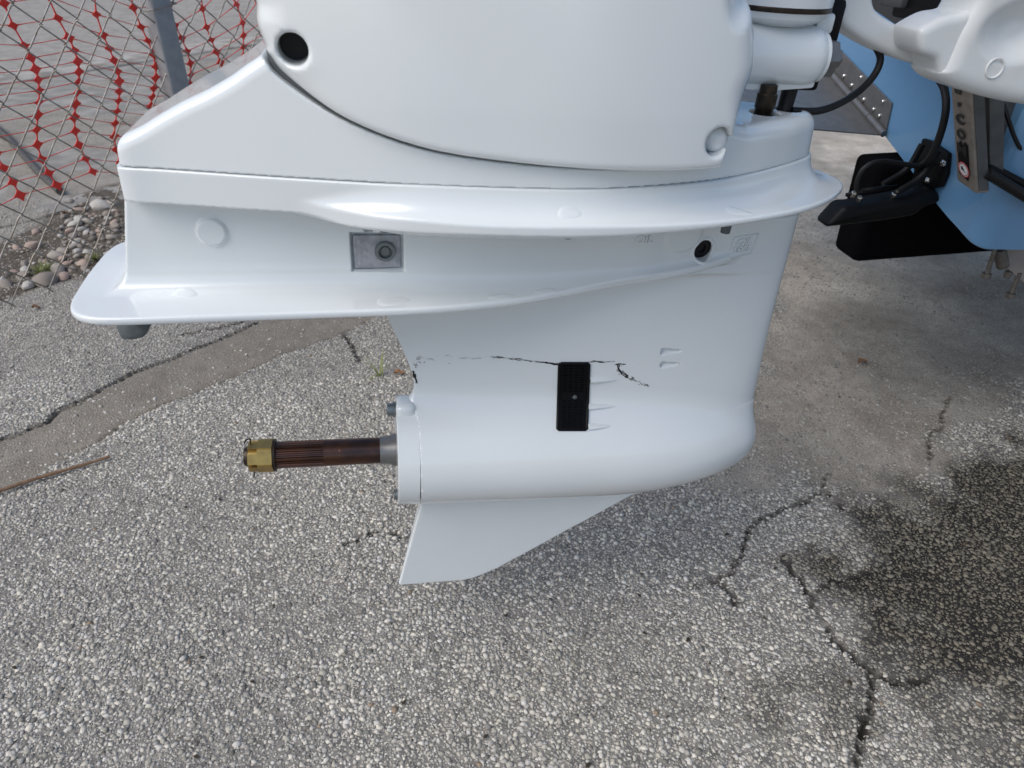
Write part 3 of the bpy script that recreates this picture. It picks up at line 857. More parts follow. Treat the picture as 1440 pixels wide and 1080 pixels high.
# zinc anode with its socket bolt on the midsection
ay = float(surf_y(casting, np.array([-.171]), np.array([.2765]))[0]) - .0005
anode = motor.part('zinc_anode', rbox((-.1705, ay - .0015, .2755), (.050, .007, .038), .0018), M['zinc'])
ay -= .005
for dx, dz in ((-.0185, .0125), (-.0185, -.0125), (.0190, -.0125), (.0185, .0125), (-.012, .001)):
    motor.part('pip', lathe((-.1705 + dx, ay + .0008, .2755 + dz), (0, -1, 0), [(0, .0028), (.0010, .0026), (.0014, .0015)], 14), M['zinc'], True, parent=anode)
motor.part('socket_bolt', lathe((-.162, ay + .001, .277), (0, -1, 0), [(0, .0112), (.0045, .0112), (.0058, .0102), (.0058, .0074), (.0015, .0070), (.0015, .0055), (.0030, .0048)], 24), M['bolt'], True, parent=anode)
# grey lump of a trim anode under the after end of the ventilation plate
ta = [mL(px, py, -.021) for px, py in ((160, 445), (164, 463), (169, 475), (173, 478), (187, 478.5), (201, 475), (207, 469), (212, 455), (212, 445))]
motor.part('trim_anode', prism(ta, (0, .042, 0), .0016), M['oldzinc'], True)
# drain plug inside the round boss, dark plastic pegs under the splash plate
py_ = float(surf_y(casting, np.array([.2055]), np.array([.2705]))[0])
a_ = np.linspace(0, 2 * math.pi, 41); rx, rz = .2055 + .0142 * np.cos(a_), .2705 + .0142 * np.sin(a_)
motor.part('boss_ring', tube(np.stack([rx, surf_y(casting, rx, rz) + .0004, rz], -1), .0022, 8, False), MP, True)
motor.part('drain_plug', lathe((.2055, py_ + .000, .2705), (0, -1, 0), [(0, .0126), (.004, .0124), (.0045, .010), (.0045, .006), (.002, .0055)], 28), M['black'], True)
for px, py, r in ((541, 317, .0065), (795, 327, .006), (1015, 320, .006)):
    p = mL(px, py, -.062)
    motor.part('rubber_peg', cyl((p[0], -.072, p[2] + .012), (p[0], -.072, p[2] - .002), r, r * .9, 14), M['seal'])

# water intake grille, following the side of the leg
def onleg(px, py, off=0.0):
    """points of the leg's side that lie behind picture positions, lifted off the surface"""
    px, py = np.broadcast_arrays(np.asarray(px, float), np.asarray(py, float)); shp = px.shape
    c = MR.T @ (CAM - MO)
    D = np.array([MR.T @ ray(a, b) for a, b in zip(px.ravel(), py.ravel())])
    D /= np.linalg.norm(D, axis=1, keepdims=True)
    t = (-.11 - c[1]) / D[:, 1]
    for _ in range(34): t = t + .85 * casting(*(c + D * t[:, None]).T)
    p = c + D * (t - off)[:, None]
    return p.reshape(*shp, 3)
def gpos(u, v): return 786.5 - 2.8 * v + u * (42 - .6 * v), 511 + 93.5 * v
Ug, Vg = np.meshgrid(np.linspace(0, 1, 9), np.linspace(0, 1, 30))
V = onleg(*gpos(Ug, Vg), .0007).reshape(-1, 3)
F = [[i * 9 + j, i * 9 + j + 1, (i + 1) * 9 + j + 1, (i + 1) * 9 + j] for i in range(29) for j in range(8)]
grille = motor.part('intake_grille', (V, F), M['black_plastic'], True)
bars = []
for v in np.linspace(.05, .95, 27):
    if abs(v - .50) < .055: continue
    bars.append(tube(onleg(*gpos(np.linspace(.10, .90, 6), np.full(6, v)), .0019), .0010, 5))
for u in np.linspace(.12, .88, 5):
    bars.append(tube(onleg(*gpos(np.full(12, u), np.linspace(.04, .96, 12)), .0017), .0010, 5))
motor.part('louvre', join(*bars), M['black_plastic'], parent=grille)
fp = [(u, 0) for u in np.linspace(.05, .95, 8)] + [(1, v) for v in np.linspace(.02, .98, 16)] + [(u, 1) for u in np.linspace(.95, .05, 8)] + [(0, v) for v in np.linspace(.98, .02, 16)]
fp = np.array(fp + fp[:1])
motor.part('rim', tube(onleg(*gpos(fp[:, 0], fp[:, 1]), .0012), .0019, 6), M['black_plastic'], True, parent=grille)
sc_ = onleg(np.array([808.0]), np.array([558.0]), .0008)[0]
motor.part('screw', lathe(sc_, (0, -1, 0), [(0, .0036), (.002, .003), (.0025, .0015)], 12), M['bolt'], parent=grille)
# tapered blisters in front of the grille
for x0, x1, yc, h in ((829.5, 869, 534, 4.4), (827, 866, 571, 4.4), (826.5, 860, 599, 5.0)):
    nu, nv = 12, 7
    U2, V2 = np.meshgrid(np.linspace(0, 1, nu), np.linspace(-1, 1, nv), indexing='ij')
    w = h * (1 - U2) ** .65 + .05
    base = onleg(x0 + (x1 - x0) * U2, yc + V2 * w, 0)
    base[..., 1] -= .0062 * np.sqrt(np.clip(1 - V2 ** 2, 0, 1)) * (1 - U2) ** .6 - .0003
    F = [[i * nv + j, (i + 1) * nv + j, (i + 1) * nv + j + 1, i * nv + j + 1] for i in range(nu - 1) for j in range(nv - 1)] + [list(range(nv))]
    motor.part('blister', (base.reshape(-1, 3), F), MP, True)

# raised lettering cast into the side
def text_mesh(s, size, depth, bold=0.0):
    cu = bpy.data.curves.new('text', 'FONT'); cu.body = s; cu.size = size; cu.extrude = depth; cu.offset = bold
    cu.align_x = 'CENTER'; cu.align_y = 'CENTER'; cu.resolution_u = 3
    ob = bpy.data.objects.new('text', cu)
    me = ob.to_mesh()
    v = np.array([q.co[:] for q in me.vertices]); f = [list(p.vertices) for p in me.polygons]
    ob.to_mesh_clear(); bpy.data.objects.remove(ob); bpy.data.curves.remove(cu)
    return v, f
def emboss(vf, px, py, yg, shear=0.0, ang=0.0, sx=1.0):
    v, f = vf; p = mL(px, py, yg)
    for _ in range(3): p = mL(px, py, float(surf_y(casting, np.array([p[0]]), np.array([p[2]]))[0]))
    c, s = math.cos(ang), math.sin(ang)
    X = (v[:, 0] + v[:, 1] * shear) * sx; Y_ = v[:, 1]
    x = p[0] + X * c - Y_ * s; z = p[2] + X * s + Y_ * c
    y = surf_y(casting, x, z)
    return np.stack([x, y - v[:, 2] - .0007, z], -1), f
motor.part('cast_lettering', emboss(text_mesh('OIL', .0125, .0012, .00035), 906, 337, -.06, .12, 0, 1.1), MP, label='raised letters OIL')
motor.part('cast_lettering', emboss(text_mesh('OIL', .0115, .0012, .00035), 1047, 340, -.035, .2, .06, 1.2), MP, label='raised letters OIL above LEVEL')
motor.part('cast_lettering', emboss(text_mesh('LEVEL', .0098, .0012, .00035), 1043.5, 350, -.035, .2, .06, .92), MP, label='raised letters LEVEL')
fr = []
for (a, b) in (((-.0165, -.0125), (.0165, -.0125)), ((.0165, -.0125), (.0165, .0125)), ((.0165, .0125), (-.0165, .0125)), ((-.0165, .0125), (-.0165, -.0125))):
    t = np.linspace(0, 1, 9)[:, None]; fr.append(np.array(a) * (1 - t) + np.array(b) * t)
fr = np.vstack(fr); vf = emboss((np.concatenate([fr, np.zeros((len(fr), 1))], 1), []), 1044.5, 345.5, -.035, .2, .06, 1)
motor.part('raised_border', tube(vf[0], .0008, 5), MP, True)

# black scuffs on the leg
def scuffs():
    r = np.random.default_rng(4); V, F = [], []
    def flake(x, z, L, h, ang):
        k = len(V); n = 7; L, h = L * 1050, h * 760
        for i in range(n):
            a = 2 * math.pi * i / n
            q = .55 + .6 * r.random()
            dx, dz = math.cos(a) * L * q, math.sin(a) * h * q
            V.append((x + dx * math.cos(ang) - dz * math.sin(ang), z + dx * math.sin(ang) + dz * math.cos(ang)))
        F.append(list(range(k, k + n)))
    def trail(pts, n, L, h, jitter, wob=0.002):
        P2 = spline(np.array(pts, float), 12)
        for _ in range(n):
            i = r.integers(0, len(P2) - 1); p = P2[i]; d = P2[i + 1] - P2[i]
            flake(p[0] + r.normal() * jitter * 1050, p[1] + r.normal() * wob * 1050, L * (.3 + 1.2 * r.random()), h * (.4 + r.random()), math.atan2(d[1], d[0]) + r.normal() * .10)
    q = lambda *pts: list(pts)
    trail(q((583, 502), (590, 504), (586, 508)), 16, .0016, .0005, .003)
    trail(q((594, 503), (640, 512)), 7, .004, .0002, .002, .0006)
    trail(q((620, 499), (650, 503), (690, 506)), 10, .004, .00025, .003, .0007)
    trail(q((690, 501), (700, 503), (706, 504)), 14, .002, .0005, .002, .001)
    trail(q((700, 503), (740, 507), (785, 512)), 40, .0045, .0005, .001, .0006)
    trail(q((765, 509), (786, 513)), 16, .0055, .0011, .001, .0006)
    trail(q((785, 511), (830, 509), (850, 509)), 30, .0045, .0006, .001, .0005)
    trail(q((850, 509), (872, 508)), 8, .004, .0002, .001, .0004)
    trail(q((868, 513), (878, 512)), 14, .0028, .0007, .0008, .0008)
    trail(q((869, 514), (872, 522), (882, 528)), 34, .0032, .0008, .0012, .0011)
    trail(q((874, 526), (884, 532), (896, 536)), 26, .0028, .0006, .002, .0013)
    trail(q((900, 538), (906, 541), (911, 543)), 14, .0016, .0006, .0015, .0008)
    trail(q((582, 512), (586, 516)), 10, .0015, .0005, .001, .001)
    trail(q((581, 522), (583, 530), (586, 538)), 36, .0022, .0012, .0008, .0010)
    V2 = np.array(V)
    return onleg(V2[:, 0], V2[:, 1], .0004), F
motor.part('scuff_marks', scuffs(), M['black_print'], kind='stuff')

# steering head, lower mount and the parts at the front of the motor
hx = mL(1110, 88, 0.0)
tubeend = mL(1172, 88, 0.0)
swivel = motor.part('lower_mount', lathe((.13, .01, .4745), (1, 0, 0), [(0, .0325), (.172, .0325), (.180, .0318), (.187, .0295), (.190, .0265), (.194, .0265), (.1945, .020)], 48), MP, True)
motor.part('mount_nut', lathe((.3245, .01, .4735), (1, 0, 0), [(0, .021), (.015, .0208), (.017, .018), (.0172, .011), (.024, .0105)], 6), M['steel'], parent=swivel)
motor.part('mount_flange', prism([(.20, -.008, .4425), (.252, -.008, .4405), (.262, -.008, .437), (.272, -.008, .4405), (.318, -.008, .4445), (.318, -.008, .456), (.20, -.008, .456)], (0, .034, 0), .003), MP, True, parent=swivel)
head = motor.part('swivel_housing', lathe((.270, .035, .505), (0, 0, 1), [(0, .044), (.008, .058), (.0145, .0605), (.0150, .0585), (.019, .0585), (.0195, .0615), (.05, .0625), (.35, .060)], 64), MP, True)
motor.part('gasket', lathe((.270, .035, .5192), (0, 0, 1), [(0, .0612), (.0015, .0616), (.0042, .0616), (.0058, .0608)], 64), M['oil'], parent=head)
motor.part('mount_bolt', lathe((hA[0], hA[1] + .003, .392), (0, 0, 1), [(0, .0098), (.030, .0098), (.032, .0112), (.046, .0112), (.0475, .0095), (.056, .0092)], 28), M['oil'], True)
hose = motor.part('rubber_pipe', tube([(hB[0] - .004, hB[1] + .003, .388), (hB[0] - .001, hB[1] + .005, .42), (hB[0] + .003, hB[1] + .010, .452), (hB[0] + .004, .012, .468)], [.0085, .0085, .0092, .0105], 18), M['black'], True)
motor.part('clamp', rbox((hB[0] + .018, hB[1] + .015, .446), (.036, .016, .016), .004), M['black_plastic'], parent=hose)
motor.part('clamp_screw', cyl((hB[0] + .016, hB[1] + .000, .447), (hB[0] + .016, hB[1] + .008, .447), .0032, None, 10), M['screw'], parent=hose)
motor.part('front_block', rbox((.335, .045, .508), (.034, .05, .05), .008), M['black_plastic'], True)
motor.part('side_ear', rbox((.322, .022, .508), (.022, .03, .022), .005), MP, True, parent=head)

# ================================================================== BOAT AND WHAT HANGS ON IT
FT = .83                                             # transom plane in the boat frame
bB = bF(1371, 357, FT); bA = bF(1245, 192, FT)
sl_ = (bA - bB)[2] / (bA - bB)[1]
lB, zB = bB[1], bB[2]
keel_l = lB + .62
boat = Thing('boat', 'pale blue boat hull resting on the black carpeted bunk', 'boat', (FT, lB + .3, zB - .1), BR, BO)
sec = [(lB, zB), (keel_l, zB + sl_ * .62), (keel_l + .62, zB), (keel_l + .75, zB + .25), (keel_l + .80, 1.45), (lB - .62, 1.45), (lB - .60, 1.10), (lB - .02, .99)]  # upper near points: unseen overhang added to shade the hull's near side
bm = bmesh.new()
a = [bm.verts.new((FT, l, z)) for l, z in sec]; b = [bm.verts.new((FT + 3.6, l, z)) for l, z in sec]
n = len(sec); bm.faces.new(a); bm.faces.new(b[::-1])
for i in range(n): bm.faces.new([a[i], b[i], b[(i + 1) % n], a[(i + 1) % n]])
bmesh.ops.recalc_face_normals(bm, faces=bm.faces)
bm.verts.ensure_lookup_table()
ed = [e for e in bm.edges if abs(e.verts[0].co.x - FT) < 1e-5 and abs(e.verts[1].co.x - FT) < 1e-5]
side_e = [e for e in ed if all(abs(v.co.y - lB) < .03 for v in e.verts)]
bmesh.ops.bevel(bm, geom=side_e, offset=.035, segments=8, affect='EDGES', profile=.5)
bm.edges.ensure_lookup_table()
ed2 = [e for e in bm.edges if e.calc_face_angle(0) > .6 and all(v.co.z < zB + .04 and v.co.x < FT + .06 for v in e.verts)]
bmesh.ops.bevel(bm, geom=ed2, offset=.010, segments=3, affect='EDGES', profile=.5)
boat.part('hull', bm_out(bm), M['blue'], True, label='pale blue hull')
me = boat.o.children[0].data
me.set_sharp_from_angle(angle=math.radians(28))

# trim tab on the transom
PF = FT - .001
tp = lambda px, py, f=PF: bF(px, py, f)
tab = Thing('trim_tab', 'stainless steel trim tab hinged on the blue transom', 'trim tab', tp(1215, 160), BR, BO)
fl = [tp(1170, 60), tp(1185, 72), tp(1256, 145), tp(1247, 187), tp(1241, 186), tp(1172, 108), tp(1160, 90)]
tab.part('flange', prism(fl, (-.004, 0, 0), .0008), M['steel'])
h0, h1 = tp(1176, 112, PF - .010), tp(1241, 186, PF - .010)
hd = h1 - h0
for k, (a, b) in enumerate(((-.35, .32), (.33, .72), (.73, 1.03))):
    tab.part('hinge_knuckle', cyl(h0 + hd * a, h0 + hd * b, .0068 if k != 1 else .0064, None, 14), M['steel'], True)
lo_ = h0 - hd * .35
pl = [lo_ + (0, 0, -.004), h1 + (0, 0, -.004), h1 + (-.225, 0, .022), h1 + (-.29, .03, .03), lo_ + (-.30, 0, .03)]
tab.part('tab_plate', prism(pl, (0, 0, -.003), .0006), M['steel'])
for px, py in ((1187, 107), (1211, 109), (1198, 120), (1215, 140), (1242, 143), (1229, 154), (1237, 163)):
    p = tp(px, py, PF - .004)
    tab.part('screw', lathe(p, (-1, 0, 0), [(0, .0052), (.002, .0050), (.004, .0032), (.0043, .001)], 12), M['screw'], True)

# carpeted trailer bunk under the hull
LBK = .43
k0_ = bL(1201, 371, LBK); k1_ = bL(1203, 234, LBK)
f0, z0, bh, bw = k0_[0], k0_[2], k1_[2] - k0_[2], .085
single('trailer_bunk', rbox((f0 + 1.0, LBK + bw / 2, z0 + bh / 2), (2.0, bw, bh), .014, 3), M['carpet'], (f0 + .5, LBK + bw / 2, z0),
       'black carpet covered trailer bunk under the blue hull', 'trailer bunk', R=BR, O=BO)

# trailer bracket: plate with bolts hanging below the hull
LT = .26
pp = lambda px, py: bL(px, py, LT)
tb = Thing('trailer_bracket', 'grey trailer bracket plate with hanging bolts below the hull corner', 'trailer bracket', pp(1425, 390), BR, BO)
tb.part('plate', prism([pp(1413, 350), pp(1417, 378), pp(1445, 402), pp(1500, 440), pp(1500, 350)], (0, .012, 0), .001), M['trailer'])
tb.part('cross_rod', cyl(pp(1406, 350), pp(1410, 374), .010, .011, 14), M['galv_bolt'], True)
tb.part('nut', lathe(pp(1417, 386), (0, 0, -1), [(-.006, .0065), (.004, .0065), (.006, .005)], 6), M['galv_bolt'])
for (a, b), (c, d) in (((1400, 350), (1387, 387)), ((1434, 384), (1421, 415))):
    p, q = pp(a, b), pp(c, d)
    bo = tb.part('bolt', cyl(p, q, .0042, None, 10), M['galv_bolt'], True)
    tb.part('head', lathe(q + (0, 0, .004), (0, 0, -1), [(0, .0085), (.002, .0088), (.009, .0085), (.010, .006)], 6), M['galv_bolt'], parent=bo)

# transducer with its bracket and cable
td = Thing('transducer', 'black plastic transducer bolted to the blue transom', 'transducer', tp(1318, 230), BR, BO)
brk = [tp(1303, 194), tp(1315, 198), tp(1340, 215), tp(1337, 245), tp(1329, 263), tp(1298, 266), tp(1286, 262), tp(1293, 232)]
td.part('mount_plate', prism(brk, (-.010, 0, 0), .003), M['black_plastic'], True)
for px, py, m_ in ((1327, 230, 'screw'), (1305, 254, 'screw')):
    td.part('screw', lathe(tp(px, py, PF - .010), (-1, 0, 0), [(0, .0062), (.0022, .0060), (.0045, .0035), (.0048, .001)], 14), M[m_], True)
td.part('slot_rib', tube([tp(1322, 248, PF - .010), tp(1324, 232, PF - .010)], .003, 6), M['black_plastic'], True)
bx = tp(1284, 270, PF - .03)
LTD = bx[1]
tl = lambda px, py, dl=0: bL(px, py, LTD + dl)
body = [tl(1150, 312), tl(1176, 283), tl(1200, 282), tl(1262, 270), tl(1300, 258), tl(1316, 275), tl(1286, 284), tl(1274, 296), tl(1230, 303), tl(1160, 311)]
td.part('body', prism([p - (0, .032, 0) for p in body], (0, .05, 0), .010, 4), M['black_plastic'], True)
arm_ = [tl(1256, 262), tl(1290, 240), tl(1312, 205)]
for dl in (-.030, .012):
    td.part('bracket_arm', tube(spline(np.array([p + (-.012, dl, 0) for p in arm_]), 6), .0058, 8), M['black_plastic'], True)
for px, py in ((1200.5, 272.5), (1208.5, 279), (1257, 274)):
    p = tl(px, py, -.024)
    td.part('bolt', lathe(p, (-.2, -.5, 1), [(-.006, .0045), (.003, .0045), (.005, .003)], 10), M['screw'])
for a, b in (((1190, 274), (1262, 262)), ((1212, 268), (1250, 263))):
    td.part('rib', tube([tl(*a, -.02), tl(*b, -.02)], .0035, 6), M['black_plastic'], True)
cb = [tl(1196, 268), tl(1197, 250), tl(1206, 232), tl(1228, 222), tl(1262, 226), tl(1288, 230), tl(1306, 224)]
td.part('cable', tube(spline(np.array([p + (0, -.02, 0) for p in cb]), 8), .0042, 8), M['black'], True)
cb2 = [bF(1290, 238, .79), bF(1308, 222, .78), bF(1322, 190, .775), bF(1330, 155, .77), bF(1328, 126, .77), bF(1318, 104, .77), bF(1322, 80, .76)]
td.part('cable', tube(spline(np.array(cb2), 8), .0062, 10), M['black'], True)

# aluminium bracket with lettering
FA = .70
fa = lambda px, py: bF(px, py, FA)
abr = Thing('aluminium_bracket', 'weathered aluminium bracket lettered .COM with a red badge, below the white casting', 'bracket', fa(1355, 260), BR, BO)
A0, B0 = fa(1338, 130), fa(1365, 140)
A1, B1 = bL(1346, 253, A0[1]), bL(1372, 272, B0[1])          # leans forward towards its foot, like the transom
dep = bL(1391, 268, B0[1])[0] - B1[0]
aft = [A0 - (A1 - A0) * .6, A1, B1, B0 - (B1 - B0) * .6]
bar = abr.part('bar', prism(aft, (dep, 0, 0), .0012), M['alu'])
sv = np.array([0, -.0009, 0])
abr.part('side_shade', prism([B0 - (B1 - B0) * .6 + sv + (.004, 0, 0), B1 + sv + (.004, 0, .004), B1 + sv + (dep - .001, 0, .004), B0 - (B1 - B0) * .6 + sv + (dep - .001, 0, 0)], (0, .0004, 0)), M['alu_dark'])  # thin dark skin: shade painted onto the near face of the bar
fn = np.cross(A1 - A0, B0 - A0); fn /= np.linalg.norm(fn); fn *= -np.sign(fn[0])
# face coordinates: u across (far to near), w down
def face(u, w):
    t = A0 + (A1 - A0) * w; s = B0 + (B1 - B0) * w
    return t + (s - t) * u + fn * .0006
wid = np.linalg.norm(B0 - A0); hei = np.linalg.norm(A1 - A0)
def on_face(vf, u0, w0, lift=0.0):
    v, f = vf; out = []
    for x, y, z in v: out.append(face(u0 + x / wid, w0 - y / hei) + fn * (z + lift))
    return np.array(out), f
abr.part('dark_sticker', on_face(prism([(-.011, -.024, 0), (.009, -.028, 0), (.0125, -.01, 0), (.0125, .032, 0), (.006, .036, 0), (.002, .028, 0), (-.004, .034, 0), (-.008, .026, 0), (-.0115, .027, 0)], (0, 0, .0004)), .44, .72), M['black_plastic'], label='torn dark sticker behind the badge')
for s, w0, kx, ky in (('.', .09, .17, .050), ('C', .245, .44, .112), ('O', .41, .44, .112), ('M', .575, .50, .112)):
    vf = text_mesh(s, .02, .0003, .0004 if s == 'M' else .0009)
    v = vf[0].copy(); lo, hi = v.min(0), v.max(0); v[:, :2] -= .5 * (lo + hi)[:2]
    v[:, 0] *= kx * wid / (hi - lo)[0]; v[:, 1] *= ky * hei / (hi - lo)[1]
    abr.part('letter', on_face((v, vf[1]), .42, w0, .0010), M['black_print'], label='printed black ' + ('dot' if s == '.' else 'letter ' + s))
abr.part('letter', on_face(prism([(-.008, -.004, 0), (.006, -.004, 0), (.006, .004, 0), (-.008, .004, 0)], (0, 0, .0006)), .42, -.045, .0006), M['black_print'], label='foot of a hidden black letter')
def disc(r, r2=None, n=28):
    a = np.arange(n) * 2 * math.pi / n
    if r2 is None: return np.stack([np.cos(a) * r, np.sin(a) * r, 0 * a], -1), [list(range(n))]
    v = np.vstack([np.stack([np.cos(a) * q_, np.sin(a) * q_, 0 * a], -1) for q_ in (r, r2)])
    return v, [[j, (j + 1) % n, n + (j + 1) % n, n + j] for j in range(n)]
bad = abr.part('badge', on_face(disc(.0125), .47, .80, .0010), M['red_print'], label='round red badge with white centre')
abr.part('badge_ring', on_face(disc(.0108, .0101), .47, .80, .0013), M['white_print'], parent=bad)
abr.part('badge_field', on_face(disc(.0088), .47, .80, .0013), M['white_print'], parent=bad)
abr.part('badge_emblem', on_face(([(-.006, .003, 0), (-.003, .0055, 0), (.000, .003, 0), (.002, -.001, 0), (.0065, -.004, 0), (.002, -.0035, 0), (-.002, -.0015, 0), (-.005, -.002, 0)], [list(range(8))]), .47, .80, .0016), M['darkgrey'], parent=bad)
# parts farther in: dull channel, plate, black rods
ch = Thing('jack_plate', 'dull grey metal plates and black rods beside the aluminium bracket', 'jack plate', fa(1420, 230), BR, BO)
LJ = float(B1[1]) + .012
jl = lambda px, py, dl=0: bL(px, py, LJ + dl)
ch.part('channel', prism([jl(1391, 100), jl(1392, 232), jl(1412, 244), jl(1414, 100)], (0, .02, 0), .002), M['alu_dark'])
ch.part('channel', prism([jl(1393, 100, .02), jl(1397, 236, .02), jl(1400, 236, .02), jl(1398, 100, .02)], (0, .02, 0), .0008), M['black_plastic'])
ch.part('back_plate', prism([jl(1385, 80, .045), jl(1390, 232, .045), jl(1520, 280, .045), jl(1520, 80, .045)], (0, .012, 0), .001), M['alu_dark'])
ch.part('rod', tube([jl(1388, 243, -.012), jl(1475, 296, -.012)], .0085, 14), M['black'], True)
ch.part('rod', tube([jl(1388, 233, .006), jl(1478, 280, .006)], .0075, 14), M['black_plastic'], True)
ch.part('nut', lathe(jl(1434, 216, .028), (-.5, -1, .3), [(0, .007), (.006, .007), (.008, .004)], 6), M['screw'])
ch.part('cable', tube(spline(np.array([jl(1410, 145, .03), jl(1418, 168, .02), jl(1428, 196, .02), jl(1442, 218, .02), jl(1460, 226, .02)]), 6), .0032, 8), M['black'], True)

# white casting and arm above the bracket
LW = -.02
def plate_sdf(name, thing_, pxs, l0, thick, rnd, m_, extra=None, res=.003):
    o2 = np.array([bL(px, py, l0)[[0, 2]] for px, py in pxs])
    o2 = spline(o2, 4, True)
    T = Tab2(o2, .05)
    lc = l0 + thick / 2
    def f(x, y, z):
        d = smax(T(x, z), np.abs(y - lc) - thick / 2, rnd)
        return extra(d, x, y, z) if extra else d
    lo = o2.min(0) - .012; hi = o2.max(0) + .012
    P, Q, g = net(f, (lo[0], l0 - .04, lo[1]), (hi[0], l0 + thick + .02, hi[1]), res)
    return thing_.part(name, (P, Q), m_, True, normals=g)
wc = Thing('white_casting', 'large rounded white casting with a cast ring, above the aluminium bracket', 'casting', bL(1400, 145, LW), BR, BO)
bowl = bL(1440, 44, LW)[[0, 2]]
def scoop(d, x, y, z):
    r = np.sqrt(((x - bowl[0]) / .055) ** 2 + ((z - bowl[1]) / .034) ** 2)
    return d + .018 * (1 - sstep(.2, 1.1, r)) * (1 - sstep(LW + .03, LW + .05, y))
plate_sdf('casting_body', wc, [(1374, -60), (1380, -20), (1378, 0), (1364, 26), (1350, 52), (1339, 78), (1330, 98), (1325, 106), (1336, 119), (1365, 131), (1400, 141), (1440, 149), (1500, 155), (1600, 150), (1640, 60), (1600, -60), (1480, -90)], LW, .07, .020, M['arm_paint'], scoop)
plate_sdf('casting_lug', wc, [(1372, 16), (1352, 20), (1330, 24), (1303, 38), (1295, 46), (1294, 64), (1299, 76), (1316, 84), (1321, 96), (1324, 107), (1345, 110), (1385, 90), (1395, 40)], LW + .006, .055, .010, M['arm_paint'])
rc = bL(1399, 96, LW - .0005)
ring = [rc + np.array([math.cos(a) * .0105, 0, math.sin(a) * .0105]) for a in np.linspace(0, 2 * math.pi, 33)]
wc.part('cast_ring', tube(ring, .0012, 6, False), M['arm_paint'], True)
LAR = .035
arm = Thing('support_bracket', 'curved white painted arm reaching from the motor to the casting', 'arm', bL(1240, 50, LAR), BR, BO)
plate_sdf('arm_bar', arm, [(1120, -60), (1100, -30), (1130, -5), (1160, 16), (1190, 42), (1225, 65), (1262, 82), (1300, 94), (1330, 99), (1355, 95), (1350, 80), (1320, 66), (1290, 50), (1262, 34), (1240, 20), (1231, 6), (1230, -20), (1225, -60)], LAR, .045, .010, M['arm_paint'])
# dark interior behind the arm
rec = Thing('bracket_housing', 'dark grey and black bracket housing in the gap above the white arm', 'bracket', bF(1280, 60, .72), BR, BO)
zz0 = bF(1290, 40, .70)
rec.part('panel', prism([bF(1215, -60, .74), bF(1225, 12, .74), bF(1300, 62, .74), bF(1400, 80, .74), bF(1400, -60, .74)], (.02, 0, 0), .002), M['darkgrey'])
rec.part('block', rbox(bF(1320, 2, .68), (.05, .14, .055), .006), M['black_plastic'], True)
rec.part('block', rbox(bF(1265, -6, .66), (.03, .06, .03), .006), M['alu_dark'], True)
# cable from the motor to below the arm
cpts = [MR @ np.array([hB[0] + .004, hB[1] - .002, .418]) + MO]
cpts = [BR.T @ cpts[0]]
for px, py, l in ((1150, 156, .005), (1180, 146, .02), (1207, 129, .04), (1229, 106, .05), (1238, 84, .055), (1232, 66, .058), (1222, 50, .06)):
    cpts.append(bL(px, py, l))
single('cable', tube(spline(np.array(cpts), 8), .0042, 10), M['black'], cpts[0], 'thin black cable looping from the motor up under the white arm', 'cable', R=BR, O=BO, smooth=True)

# ================================================================== FENCE, POST AND NET
DI = .090                                             # diagonal of a mesh diamond
fa_ = math.radians(28.5)
fdir = np.array([math.sin(fa_), math.cos(fa_), 0]); fnor = np.array([-fdir[1], fdir[0], 0])    # fnor points away from the camera side (left, back)
F0 = np.array([*hit(124.4, 88.5, 1, CAM[1] + 1.82)[:3]])
zref = F0[2]
nlow = math.floor((zref - .17) / DI)
zbot = zref - nlow * DI
fence = Thing('chain_link_fence', 'galvanised chain link fence on a grey post, red net behind', 'fence', [F0[0], F0[1], 0])
rows = 15
def wire_mesh(mirror):
    pts = []
    for j in range(rows * 2 + 1):
        sx = (0 if (j % 2 == 0) != mirror else DI / 2)
        z = j * DI / 2
        side = 1 if sx == 0 else -1
        inn = .0045 * side
        bulge = -.0026 if (j % 2 == 0) else .0026
        if 0 < j < rows * 2:
            pts += [fdir * (sx + inn * 1.2) + (0, 0, z - .0060) + fnor * .003, fdir * (sx - inn * .45) + (0, 0, z) + fnor * bulge * .5, fdir * (sx + inn * 1.2) + (0, 0, z + .0060) - fnor * .003]
        else:
            pts += [fdir * (sx - inn * 1.5) + (0, 0, z - (.012 if j == 0 else -.012)), fdir * (sx + inn * 1.2) + (0, 0, z + (.005 if j == 0 else -.005))]
    return tube(np.array(pts), .0018, 6)
wm = [None, None]
cnt = 0
for k in range(-11, 44):
    par = k & 1
    # neighbouring wires hook into each other: the left turn of one sits on the right turn of the next
    off = F0 + fdir * (k * DI / 2) + np.array([0, 0, zbot - F0[2]])
    if wm[par] is None:
        v, f = wire_mesh(bool(par))
        wm[par] = new_mesh('wire', v, f, M['galv'], True)
    o = bpy.data.objects.new('wire', wm[par]); COL.objects.link(o)
    o.parent = fence.o
    s = k * DI / 2
    o.location = Vector(off - np.array([F0[0], F0[1], 0])) + Vector(fnor * (.012 * math.sin(s * 3.1) + .008 * math.sin(s * 7.7)))
